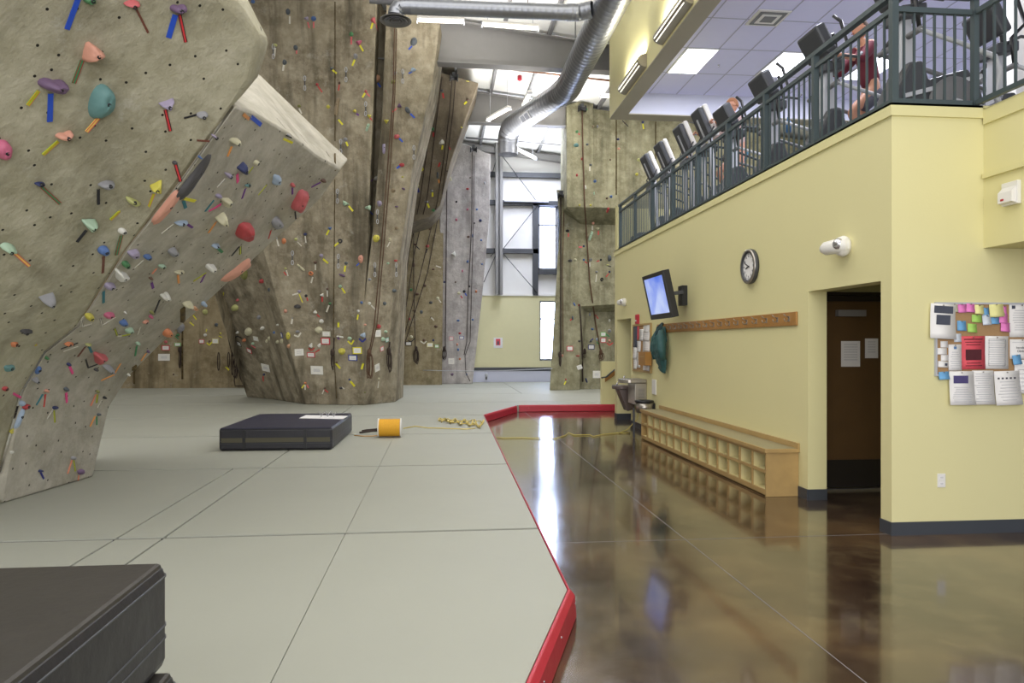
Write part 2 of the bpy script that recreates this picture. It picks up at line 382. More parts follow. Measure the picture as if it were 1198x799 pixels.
# right-hand yellow wall with two openings
WX = 3.74; FY = 5.70; LZ = 3.575
mb = MB()
mb.box((WX, FY, 0), (WX + .15, 5.85, LZ)); mb.box((WX, 5.85, 2.13), (WX + .2, 7.08, LZ)); mb.box((WX, 7.08, 0), (WX + .2, 13.98, LZ))
mb.box((WX, 13.98, 2.11), (WX + .2, 15.1, LZ)); mb.box((WX, 15.1, 0), (5.2, 15.3, 2.11)); mb.box((WX, 15.1, 2.11), (WX + .2, 15.3, LZ))
struct('wall_right', mb, M['yellow_paint'])
struct('wall_front', MB().box((WX + .15, FY, 0), (9, FY + .15, LZ)), M['yellow_paint'])
struct('wall_bulkhead', MB().box((4.56, 1.5, 2.40), (9, FY - .001, LZ)), M['yellow_paint'])
struct('trim_9', MB().box((4.53, 1.5, 2.98), (4.56, FY - .02, 3.02)).box((4.54, 1.5, LZ - .14), (4.56, FY - .02, LZ - .02)), M['yellow_trim'])
struct('trim_10', MB().box((WX - .02, FY - .02, 3.49), (WX, 15.32, LZ + .02)).box((WX, FY - .02, 3.49), (4.54, FY - .001, LZ + .02)).box((WX - .02, FY - .02, LZ + .001), (WX + .2, 15.3, LZ + .02)).box((WX + .2, FY - .02, LZ + .001), (4.7, FY + .15, LZ + .02)), M['yellow_trim'])
struct('floor_mezzanine', MB().box((WX + .2, FY + .15, 3.35), (10.6, 15.3, 3.5)), M['mid_grey'])
struct('wall_parapet', MB().box((WX + .2, 15.18, 3.5), (10.6, 15.3, 4.5)).box((WX + .01, 15.12, LZ + .02), (WX + .2, 15.3, 4.55)), M['yellow_trim'])
struct('wall_upper', MB().box((WX, 0, 6.6), (4.06, 15.8, 9.05)), M['yellow_paint'])
struct('trim_11', MB().box((WX + .002, 0, 6.58), (4.06, 15.798, 6.599)).box((4.06, 15.4, 6.58), (10.6, 15.798, 6.6)), M['soffit'])
struct('wall_beam', MB().box((4.06, 15.4, 6.6), (10.6, 15.8, 8.2)), M['lav_wall'])
struct('wall_mezzanine', MB().box((10.6, 0, 3.5), (10.8, 15.8, 8.1)), M['lav_wall'])
struct('trim_12', MB().box((10.55, 0, 5.2), (10.6, 15.1, 5.26)).box((10.57, 0, 6.55), (10.6, 15.1, 6.6)), M['mid_grey'])
# mezzanine ceiling with grid
struct('ceiling_mezzanine', MB().box((4.061, 0, 7.05), (10.6, 15.4, 7.12)), M['ceil_tile'])
mb = MB()
yy = 15.4 - 1.22
while yy > 2: mb.box((4.065, yy - .012, 7.046), (10.6, yy + .012, 7.0499)); yy -= 1.22
x = 4.52
while x < 10.6: mb.box((x - .012, 2, 7.046), (x + .012, 15.4, 7.0499)); x += .61
struct('trim_13', mb, M['ceil_grid'])
# little vestibule behind the near opening
mb = MB().box((WX + .2, 7.62, 0), (5.6, 7.75, 2.6)).box((5.6, FY + .15, 0), (5.7, 7.75, 2.6)).box((WX + .2, FY + .15, 2.5), (5.6, 7.62, 2.6))
struct('wall_vestibule', mb, M['yellow_paint'])
d = struct('door_1', MB().box((3.98, 7.55, .03), (4.95, 7.6, 2.1)), M['door_wood'])
MB().box((4.0, 7.545, .03), (4.93, 7.549, .33)).build('kick_plate', M['door_kick'], d)
MB().box((3.98, 7.52, 2.06), (4.95, 7.549, 2.12)).build('door_closer_rail', M['door_kick'], d)
MB().box((3.94, 7.5, 0), (3.975, 7.619, 2.16)).box((4.955, 7.5, 0), (5.0, 7.619, 2.16)).box((3.975, 7.5, 2.125), (4.955, 7.619, 2.16)).build('door_frame', M['door_kick'], d)
MB().box((3.976, 7.5, .0), (4.954, 7.619, .02)).build('threshold', M['chrome'], d)
MB().obox((4.45, 7.50, 1.93), (.16, 0, 0), (0, .03, 0), (0, 0, .035)).build('door_closer', M['steel_grey'], d)
# low wall beyond, skirtings
struct('wall_low', MB().box((P(704, 450, Y=17.15).x, 17.15, 0), (6.2, 17.3, 1.19)), M['yellow_paint'])
bz = .11
struct('baseboard_right', MB().box((WX - .012, 7.08, 0), (WX, 7.268, bz)).box((WX, 7.068, 0), (WX + .2, 7.08, bz)).box((WX - .012, 12.2, 0), (WX, 13.98, bz)).box((WX - .012, 15.088, 0), (WX + 1.2, 15.1, .13)).box((WX - .012, 15.1, 0), (WX, 15.3, .13)), M['base_rubber'])
struct('baseboard_front', MB().box((WX - .012, FY - .012, 0), (9, FY, bz)).box((WX - .012, FY, 0), (WX, 5.85, bz)), M['base_rubber'])
struct('baseboard_low', MB().box((P(704, 450, Y=17.15).x, 17.138, 0), (6.2, 17.15, .13)), M['base_rubber'])
# control joints in the slab
mb = MB().box((1.987, -2, .0002), (1.993, 17.05, .0012)).box((.82, 5.746, .0002), (WX, 5.750, .0012))
struct('trim_14', mb, M['mid_grey'])

# ================================================================== CLIMBING WALLS
SURF = []        # (label, bvh) used to seat the holds
def wall_object(name, label, faces, material, back=(0, 1.0, 0), bevel=.03, region=None, extra=None):
    """faces: lists of 3D points sharing corners; the outer boundary is returned backwards to give real thickness"""
    bm = bmesh.new(); vd = {}
    def gv(p):
        k = tuple(round(c, 4) for c in p)
        if k not in vd: vd[k] = bm.verts.new(p)
        return vd[k]
    for f in faces:
        vs = []
        for p in f:
            v = gv(p)
            if v not in vs: vs.append(v)
        try: bm.faces.new(vs)
        except ValueError: pass
    bmesh.ops.triangulate(bm, faces=[f for f in bm.faces if len(f.verts) > 3], quad_method='BEAUTY')
    SURF.append((region or name, BVHTree.FromBMesh(bm)))
    be = [e for e in bm.edges if len(e.link_faces) == 1]
    m = {}
    for e in be:
        for v in e.verts:
            if v not in m: m[v] = bm.verts.new(v.co + Vector(back))
    for e in be:
        a, b_ = e.verts; bm.faces.new((a, b_, m[b_], m[a]))
    bmesh.ops.recalc_face_normals(bm, faces=bm.faces)
    for e in bm.edges: e.smooth = len(e.link_faces) == 2 and e.calc_face_angle(0) < math.radians(34)
    for f in bm.faces: f.smooth = True
    mb = MB(); mb.bm.free(); mb.bm = bm
    o = mb.build(name, material, bevel=bevel, fixn=False, **tags(label, 'climbing wall'))
    return o
Pt = P
# --- the low overhanging wall on the left (A2)
r_ = Pt(275, 124, X=-1.5); rg1 = Pt(300, 132, Y=6.15); rg2 = Pt(340, 157, Y=6.95); rg3 = Pt(375, 185, Y=7.65); tip = Pt(399, 198, Y=8.1); nose = Pt(408, 186, Y=8.25)
l1 = Pt(376, 231, Y=8.3); l2 = Pt(318, 283, Y=8.4); l3 = Pt(245, 350, Y=8.4); l4 = Pt(190, 400, Y=8.35); l5 = Pt(150, 440, Y=8.3); l6 = Pt(127, 476, Y=8.3)
b0 = Pt(108, 558, Z=MATZ); b1 = Pt(0, 590, Z=MATZ); b2 = Vector((-4.15, 5.0, MATZ))
c1 = Pt(210, 215, X=-1.95); c2 = Pt(150, 290, X=-2.45); c3 = Pt(92, 382, X=-3.1); c4 = Pt(52, 414, X=-3.45); c5 = Pt(26, 459, X=-3.7); c6 = Pt(0, 555, X=-3.9)
T0 = Pt(303, 87, Y=8.1); T1 = Pt(393, 172, Y=8.35); T2 = Pt(240, 70, Y=7.3)
facesA2 = [[r_, rg1, rg2, c1], [c1, rg2, rg3, l2], [rg3, tip, l1, l2], [c1, l2, l3, c2], [c2, l3, l4, c3], [c3, l4, l5, c4], [c4, l5, l6, c5], [c5, l6, b0, b1, c6], [c6, b1, b2],
           [r_, T2, T0, rg1], [rg1, T0, rg2], [rg2, T0, T1, rg3], [rg3, T1, nose, tip]]
wall_object('climbing_wall', 'low overhanging plaster wall on the left ending in a pointed prow', facesA2, M['plaster_low'], back=(-.5, 1.2, .15), bevel=.06, region='low overhang')
# --- the near bulging wall (A1)
w0 = Pt(236, -30, Y=5.45); w1 = Pt(285, 14, Y=5.35); w2 = Pt(304, 45, Y=5.4); w3 = Pt(297, 88, Y=5.45)
q3 = Pt(276, -30, Y=5.9); q2 = Pt(301, 22, Y=5.75); q0 = Pt(316, 50, Y=5.7); q1 = Pt(303, 90, Y=5.65)
L0 = Pt(-90, -90, X=-2.25); L1 = Pt(-90, 150, X=-2.8); L2 = Pt(-90, 360, X=-3.35); L3 = Pt(-90, 560, X=-4.0)
m1 = Pt(110, -90, X=-1.85); m2 = Pt(120, 130, X=-2.2); k1 = Pt(225, 95, X=-1.58); Lb = Vector((-4.2, 4.4, MATZ))
def on_plane(u, v, a, b_, c):
    n_ = (b_ - a).cross(c - a); d = ray(u, v); return EYE + d * ((a - EYE).dot(n_) / d.dot(n_))
for nm_, (u_, v_) in {'w0': (236, -30), 'w1': (285, 14), 'w2': (304, 45), 'w3': (297, 88), 'k1': (225, 95)}.items():
    globals()[nm_] = on_plane(u_, v_, m2, c1, r_)
m1 = on_plane(110, -90, m2, c1, r_); m1 = m1.lerp(P(110, -90, X=-1.85), .5)
print('A1 corner depths', [round(q.y, 2) for q in (w0, w1, w2, w3, k1, m1, r_)])
q3 = Pt(276, -30, Y=w0.y + .45); q2 = Pt(301, 22, Y=w1.y + .35); q0 = Pt(316, 50, Y=w2.y + .3); q1 = Pt(303, 90, Y=w3.y + .2)
facesA1 = [[L0, m1, m2, L1], [m1, w0, k1, m2], [w0, w1, w2, k1], [k1, w2, w3, r_], [k1, r_, c1, m2], [m2, c1, c2], [L1, m2, c2, L2], [L2, c2, c3], [L2, c3, c4, L3], [L3, c4, c5], [L3, c5, c6, Lb],
           [w0, q3, q2, w1], [w1, q2, q0, w2], [w2, q0, q1, w3], [w3, q1, r_]]
wall_object('climbing_wall', 'near bulging plaster wall with blunt nose, filling the upper left', facesA1, M['plaster_near'], back=(-.5, .5, .35), bevel=.05, region='near bulge')
# --- the tall middle wall (B)
g0 = Pt(289, 464.5, Z=MATZ); g1 = Pt(318, 467, Z=MATZ); g2 = Pt(358, 473, Z=MATZ); g3 = Pt(425, 474, Z=MATZ); g4 = Pt(463, 470, Z=MATZ)
h0 = Pt(258, 368, Y=18.0); h1 = Pt(228, 260, Y=17.6); h2 = Pt(306, 285, Y=17.0); h3 = Pt(340, 200, Y=16.9); h4 = Pt(364, 241, Y=17.0); h5 = Pt(389, 285, Y=17.0); h6 = Pt(412, 356, Y=17.1)
s1 = Pt(424, 355, Y=17.1); s2 = Pt(431, 260, Y=16.95); s3 = Pt(436, 130, Y=16.75); s4 = Pt(441, -15, Y=16.6)
t1 = Pt(426, 355, Y=17.1); t2 = Pt(437, 260, Y=17.05); t3 = Pt(447, 130, Y=16.85); t4 = Pt(452, 5, Y=16.7)
e1 = Pt(515, 26, Y=16.9); e2 = Pt(505, 102, Y=17.1); e3 = Pt(482, 200, Y=17.3); e4 = Pt(468, 300, Y=17.45)
u1 = Pt(250, -15, Y=16.6); u2 = Pt(230, 130, Y=17.0); x1 = Pt(338, -15, Y=16.6); x2 = Pt(345, 130, Y=16.85)
DP = Vector((0, .75, 0))
facesB = [[h1, h2, g2, g1, g0, h0], [h2, h3, h4, h5, h6, g3, g2], [u2, x2, h3, h2, h1], [u1, x1, x2, u2], [x1, s4, s3, x2], [x2, s3, s2, h5, h4, h3], [h5, s2, s1, h6], [h6, s1, g3],
          [s1, t1, g3], [t1, t2, e4, g4, g3], [t2, t3, e3, e4], [t3, t4, e1, e2, e3],
          [s1, s2, s2 + DP, t2 + DP, t2, t1], [s2, s3, s3 + DP, s2 + DP], [s3, s4, s4 + DP, s3 + DP], [t2, t2 + DP, t3 + DP, t3], [t3, t3 + DP, t4 + DP, t4],
          [s2 + DP, s3 + DP, t3 + DP, t2 + DP], [s3 + DP, s4 + DP, t4 + DP, t3 + DP]]
B = wall_object('climbing_wall', 'tall plaster wall in the middle with a dark vertical crack', facesB, M['plaster_tall'], back=(.1, 1.6, 0), bevel=.02, region='tall middle wall')
def surf_hit(u, v, off=0.0):
    d = ray(u, v).normalized(); best = None
    for nm, bv in SURF:
        h = bv.ray_cast(EYE, d)
        if h[0] is not None and (best is None or h[3] < best[3]): best = (h[0], h[1], nm, h[3])
    if best is None: return None
    p, n_, nm, t = best
    if n_.dot(d) > 0: n_ = -n_
    return p + n_ * off, n_, nm
# --- rear left wall (B0)
YR = 24.9
za = lambda u, v: P(u, v, Y=YR)
A0 = P(100, 452, Z=MATZ); A0 = Vector((A0.x, YR, MATZ)); RB = lambda u, z: Vector((P(u, 440, Y=YR).x, YR, z))
p0, p1, p2, p3 = (RB(u, MATZ) for u in (60, 157, 213, 330)); q_ = [RB(u, 10.6) for u in (60, 157, 213, 330)]
wall_object('climbing_wall', 'dark brown plaster wall far back on the left, seen under the overhang', [[p0, p1, q_[1], q_[0]], [p1, p2, q_[2], q_[1]], [p2, p3, q_[3], q_[2]]], M['plaster_rear'], back=(0, .4, 0), bevel=0, region='rear left wall')
# --- recessed wall behind the tall one (C)
YC = 26.0
cb = lambda u, v: P(u, v, Y=YC)
C0 = P(440, 449, Y=YC); C1 = P(517, 448, Y=YC)
C0.z = C1.z = MATZ
facesC = [[C0, C1, P(519, 235, Y=YC), P(440, 235, Y=YC)]]
wall_object('climbing_wall', 'brown plaster wall with fanning ropes below the square overhang', facesC, M['plaster_back'], back=(0, .5, 0), bevel=0, region='recessed wall')
a1 = P(488, 72, Y=20.4); a2 = P(513, 84, Y=20.4); a3 = P(560, 97, Y=20.4); a4 = P(541, 150, Y=20.9); a5 = P(527, 190, Y=21.4); a6 = P(515, 240, Y=22.4); a7 = P(502, 254, Y=22.6); a8 = P(474, 262, Y=22.6); a9 = P(476, 185, Y=21.2); a10 = P(482, 130, Y=20.8)
wall_object('climbing_wall', 'square grey brown plaster overhang hung high above the recessed wall', [[a1, a2, a10], [a2, a3, a4, a10], [a10, a4, a5, a9], [a9, a5, a6, a7, a8]], M['plaster_high'], back=(0, 2.2, 0), bevel=.02, region='square overhang')
# --- pale wall (D)
YD = 26.6
D0 = P(514, 449, Y=YD); D1 = P(553, 448, Y=YD); D0.z = D1.z = MATZ
facesD = [[D0, D1, P(565, 340, Y=26.3), P(514, 340, Y=26.3)], [P(514, 340, Y=26.3), P(565, 340, Y=26.3), P(573, 250, Y=25.9), P(515, 250, Y=25.9)], [P(515, 250, Y=25.9), P(573, 250, Y=25.9), P(574, 181, Y=25.5), P(556, 173, Y=25.5), P(536, 165, Y=25.5), P(520, 200, Y=25.6)]]
wall_object('climbing_wall', 'pale grey plaster wall leaning forward beside the tall window', facesD, M['plaster_window_lit'], back=(-.3, .7, 0), bevel=.02, region='pale wall')
# --- right-hand wall behind the mezzanine (E)
YE = 22.6
ez = lambda v, Y=YE: P(690, v, Y=Y).z
xe = lambda u, v=300, Y=YE: P(u, v, Y=Y).x
zt = 9.06; zo = ez(240, 22.0); zl = ez(351, YE)
Eb0 = Vector((P(643, 457, Y=YE).x, YE, MATZ)); Eb1 = Vector((xe(678), YE, MATZ)); 
El0 = P(651, 222, Y=YE); El0b = P(655, 260, Y=YE); Em = Vector((xe(666), YE, El0.z)); Emz = Vector((xe(674), YE, zl))
En = Vector((xe(679), YE, zl - .2))
facesE2 = [[Eb0, Eb1, En, Emz, Vector((xe(680), YE - .05, zo)), Em, El0, El0b],
           [Emz, Vector((7.5, YE, zl)), Vector((7.5, YE - .05, zo)), Vector((xe(680), YE - .05, zo))],
           [Emz, En, Vector((xe(690), YE + .45, zl - .35)), Vector((7.5, YE + .45, zl - .35)), Vector((7.5, YE, zl))],
           [Eb1, Vector((xe(681), YE + .45, MATZ)), Vector((xe(690), YE + .45, zl - .35)), En],
           [Vector((xe(681), YE + .45, MATZ)), Vector((7.5, YE + .45, MATZ)), Vector((7.5, YE + .45, zl - .35)), Vector((xe(690), YE + .45, zl - .35))]]
wall_object('climbing_wall', 'greenish plaster wall with two undercut ledges right of the tall window', facesE2, M['plaster_green'], back=(.2, .8, 0), bevel=.02, region='right wall')
YF = 21.9
X0 = P(663, 235, Y=YF).x; X0t = P(663, 122, Y=YF).x; xm = P(694, 115, Y=YF).x
F1 = [Vector((X0, YF, zo - .1)), Vector((xm, YF, zo - .1)), Vector((xm, YF, P(694, 113, Y=YF).z)), Vector((X0t, YF, P(663, 123, Y=YF).z))]
xs = [xm, P(722, 115, Y=YF).x, P(772, 115, Y=YF).x, P(858, 115, Y=YF).x, 13.5]; zt2 = P(694, 113, Y=YF).z
facesE1 = [F1] + [[Vector((xs[i], YF, zo - .1 if i < 1 else zo - .1)), Vector((xs[i+1], YF, zo - .1)), Vector((xs[i+1], YF, min(zt2, roofz(xs[i+1]) - .15))), Vector((xs[i], YF, min(zt2, roofz(xs[i]) - .15)))] for i in range(4)]
und = [[Vector((X0, YF, zo - .1)), Vector((xm, YF, zo - .1)), Vector((xe(700), YE - .05, zo - .5)), Vector((xe(680), YE - .05, zo - .5))],
       [Vector((xm, YF, zo - .1)), Vector((13.5, YF, zo - .1)), Vector((13.5, YE - .05, zo - .5)), Vector((xe(700), YE - .05, zo - .5))]]
wall_object('climbing_wall', 'upper greenish plaster wall running behind the mezzanine railing', facesE1 + und, M['plaster_green'], back=(0, 1.1, 0), bevel=.02, region='upper right wall')
# vertical panel seams: real dark gaps laid as narrow strips on the faces
def seam(pts, r=.018, name='panel_seam'):
    ps = []
    for i in range(len(pts) - 1):
        for t in range(12):
            u = pts[i][0] + (pts[i+1][0] - pts[i][0]) * t / 12; v = pts[i][1] + (pts[i+1][1] - pts[i][1]) * t / 12
            h = surf_hit(u, v)
            if h: ps.append(h[0])
    return ps
def seam_obj(pts, parent_idx, r=.018):
    ps = seam(pts); mb = MB()
    for a, b_ in zip(ps, ps[1:]):
        if (b_ - a).length < 2.5: mb.tube([a, b_], r, 5)
    mb.build('panel_seam', M['seam_dark'], parent_idx)
M['seam_dark'] = mat('seam_dark', (84, 70, 40), .9)
seam_obj([(392, 2), (392, 180), (391, 300), (390, 400), (394, 472)], B, .011)
walls = [o for o in COL.objects if o.name.startswith('climbing_wall')]
seam_obj([(213.5, 360), (213.5, 451)], walls[3], .03); seam_obj([(157, 428), (157, 451)], walls[3], .03)
seam_obj([(721, 140), (721, 236)], walls[-1], .02); seam_obj([(767, 136), (767, 215)], walls[-1], .02); seam_obj([(858, 136), (858, 160)], walls[-1], .02)

# ================================================================== FOAM FLOOR
XE = .80; XR = .78
seamsY = [1.0, 5.60, 8.66, 11.72, 14.78, 18.1, 21.2, 24.3, 27.74]
seamsX = [-13.8, -8.2, -2.37, -2.03, -.71, None]
def edge_x(y):
    if y < 4.18: return .75 + (y - 4.18) * .335
    if y < 14.85: return .75 + (y - 4.18) * .014
    if y < 17.1: return .9 + (y - 14.85) * .41
    return 13.6
def clip(x0, x1, y0, y1, g=.009):
    """mat polygon between two seams, its right side following the red border"""
    gy = .024; y0 += gy - g; y1 -= gy - g; ys = [y0 + g, y1 - g] + [y for y in (4.18, 14.85, 17.1) if y0 + g < y < y1 - g]
    ys = sorted(ys); ga = .0016 if x0 == -.71 else g; gb = .0016 if x1 == -.71 else g; x0 += ga - g; x1 = x1 - gb + g if x1 is not None else None; pl = [(x0 + g, y0 + g)]
    if x1 is None:
        for y in ys:
            if y == 17.1: pl += [(edge_x(17.0999), 17.1), (13.6, 17.1)]
            else: pl.append((edge_x(y) - .012, y))
    else: pl += [(x1 - g, y0 + g), (x1 - g, y1 - g)]
    if x1 is None and y1 - g > 17.1 and (13.6, 17.1) in pl and y1 > 17.1: pass
    pl.append((x0 + g, y1 - g)); return pl
row = ['nearest', 'second', 'third', 'fourth', 'fifth', 'sixth', 'seventh', 'farthest']
rowtxt = ['at the bottom of the picture beside the big black pad', 'in front of the low black pad', 'under the low black pad and the yellow spool',
          'just behind the yellow spool', 'under the yellow loose cord pile\'s far side', 'before the tall middle wall\'s foot', 'between the tall middle wall and the right wall', 'along the foot of the pale wall']
sidet = ['far left', 'left', 'narrow strip', 'middle', 'right']
for i in range(8):
    for j in range(5):
        x0, x1 = seamsX[j], seamsX[j+1]; y0, y1 = seamsY[i], seamsY[i+1]
        if j == 0 and i < 4: continue
        if j == 0 and i < 5: continue
        if j == 1 and i < 2: x0 = -5.5
        if j == 2 and i > 1: continue
        if j == 1 and i > 1: x1 = -2.03
        if i in (3, 4, 5) and j == 3: continue
        if i in (3, 4, 5) and j == 4: x0 = -2.03
        if i > 5 and j == 3: x1 = 2.4
        if i > 5 and j == 4: x0 = 2.4
        if y0 > 17.2 and x1 is None:
            pl = [(x0 + .006, y0 + .02), (13.6, y0 + .02), (13.6, y1 - .02), (x0 + .006, y1 - .02)]
        else: pl = clip(x0, x1, y0, y1)
        mb = MB(); mb.prism([(x, y, .004) for x, y in pl], (0, 0, MATZ - .004))
        mb.build('floor_mat', M['mat_top'], bevel=.003, **tags('pale grey vinyl floor mat, %s piece of the %s row counted from the camera' % (sidet[j], row[i]), 'floor mat', 'foam floor mats'))
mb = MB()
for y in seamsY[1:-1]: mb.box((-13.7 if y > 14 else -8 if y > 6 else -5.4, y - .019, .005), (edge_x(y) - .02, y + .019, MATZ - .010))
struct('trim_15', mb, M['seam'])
# red border pads around the foam floor
def border(pts, label, wide=True, studs=0):
    t = None; mb = MB(); n = len(pts)
    for (a, b_) in zip(pts, pts[1:]):
        a = Vector((a[0], a[1], 0)); b_ = Vector((b_[0], b_[1], 0)); d = (b_ - a).normalized(); o = Vector((d.y, -d.x, 0))
        k = 1.0 if wide else .42
        q = [a - o * .008 + Vector((0, 0, .004)), a + o * .045 * k + Vector((0, 0, .004)), a + o * .035 * k + Vector((0, 0, MATZ - .03)), a + o * .010 * k + Vector((0, 0, MATZ + .002)), a - o * .008 + Vector((0, 0, MATZ + .003))]
        mb.prism(q, b_ - a)
    o_ = mb.build('mat_border', M['red_vinyl'], bevel=.006, **tags(label, 'mat border', 'red mat borders'))
    if studs:
        for (a, b_) in zip(pts, pts[1:]):
            a = Vector((a[0], a[1], 0)); b_ = Vector((b_[0], b_[1], 0)); d = (b_ - a).normalized(); o = Vector((d.y, -d.x, 0)); L_ = (b_ - a).length
            k = .25
            while k < L_: MB().lathe(a + d * k + o * .038 + Vector((0, 0, .09)), o, [(0, .006), (.004, .005), (.005, 0)], 8).build('rivet', M['chrome'], o_); k += .5
border([(-.45, .6), (edge_x(4.18) , 4.18)], 'red vinyl edge at the near angled end of the mats', studs=1)
border([(.75, 4.182), (edge_x(8.66), 8.655)], 'red vinyl edge along the polished floor, nearest straight length', wide=False)
border([(edge_x(8.66), 8.665), (edge_x(14.84), 14.835)], 'red vinyl edge along the polished floor, farther straight length', wide=False)
border([(.915, 14.88), (1.775, 16.98)], 'red vinyl edge at the far angled corner of the mats', studs=1)
border([(1.86, 17.092), (6.0, 17.092)], 'red vinyl edge crossing straight to the low yellow wall', studs=1)
# ================================================================== CLIMBING HOLDS
HC = {'gn': ('green', (74, 140, 84)), 'mint': ('mint green', (164, 196, 164)), 'pk': ('pink', (206, 92, 128)), 'rd': ('red', (196, 58, 62)), 'prd': ('coral red', (208, 88, 92)), 'sal': ('salmon', (222, 150, 124)),
      'pur': ('purple', (112, 84, 120)), 'lil': ('lilac', (158, 146, 176)), 'teal': ('teal', (92, 142, 140)), 'gr': ('grey', (146, 146, 150)), 'dk': ('dark grey', (72, 70, 72)), 'nav': ('navy', (44, 54, 106)),
      'ylg': ('yellow green', (190, 192, 112)), 'yl': ('yellow', (214, 202, 64)), 'bl': ('blue', (74, 110, 176)), 'pbl': ('pale blue', (156, 178, 204)), 'wh': ('white', (218, 216, 206)), 'cr': ('cream', (208, 202, 164)),
      'or': ('orange', (224, 128, 76)), 'pe': ('peach', (226, 166, 122)), 'ol': ('olive', (138, 138, 70)), 'br': ('brown', (104, 74, 58)), 'tan': ('tan', (150, 130, 98)), 'sl': ('slate', (88, 96, 104)), 'blk': ('black', (36, 36, 40))}
TC = {'b': ('blue', (36, 78, 190), None), 'R': ('red', (206, 52, 58), 'blk'), 'r': ('red', (198, 62, 60), None), 'G': ('green', (60, 128, 84), 'redline'), 'L': ('lime', (166, 190, 40), 'orline'), 'l': ('lime', (196, 204, 50), 'blk'),
      'Y': ('yellow', (236, 196, 96), 'pkline'), 'y': ('yellow', (226, 218, 50), None), 'k': ('black', (34, 34, 40), None), 'w': ('white', (208, 204, 190), None), 'W': ('white', (226, 222, 210), 'blk'), 'p': ('purple', (106, 52, 136), None),
      'n': ('brown', (112, 66, 52), None), 't': ('teal', (44, 118, 132), None), 'm': ('pink', (228, 74, 140), None), 'o': ('orange', (232, 158, 84), None), 's': ('salmon', (222, 140, 112), None), 'v': ('navy', (40, 48, 128), None), 'g': ('green', (56, 132, 84), None), 'c': ('pink', (220, 96, 104), None)}
EDGE = {'blk': (40, 36, 36), 'redline': (150, 60, 50), 'orline': (214, 130, 50), 'pkline': (216, 90, 90)}
SH = {'o': 'rounded', 't': 'wedge', 'h': 'half-moon', 'c': 'crescent', 'n': 'horned', 's': 'long', 'r': 'ring', 'q': 'blocky', 'x': ''}
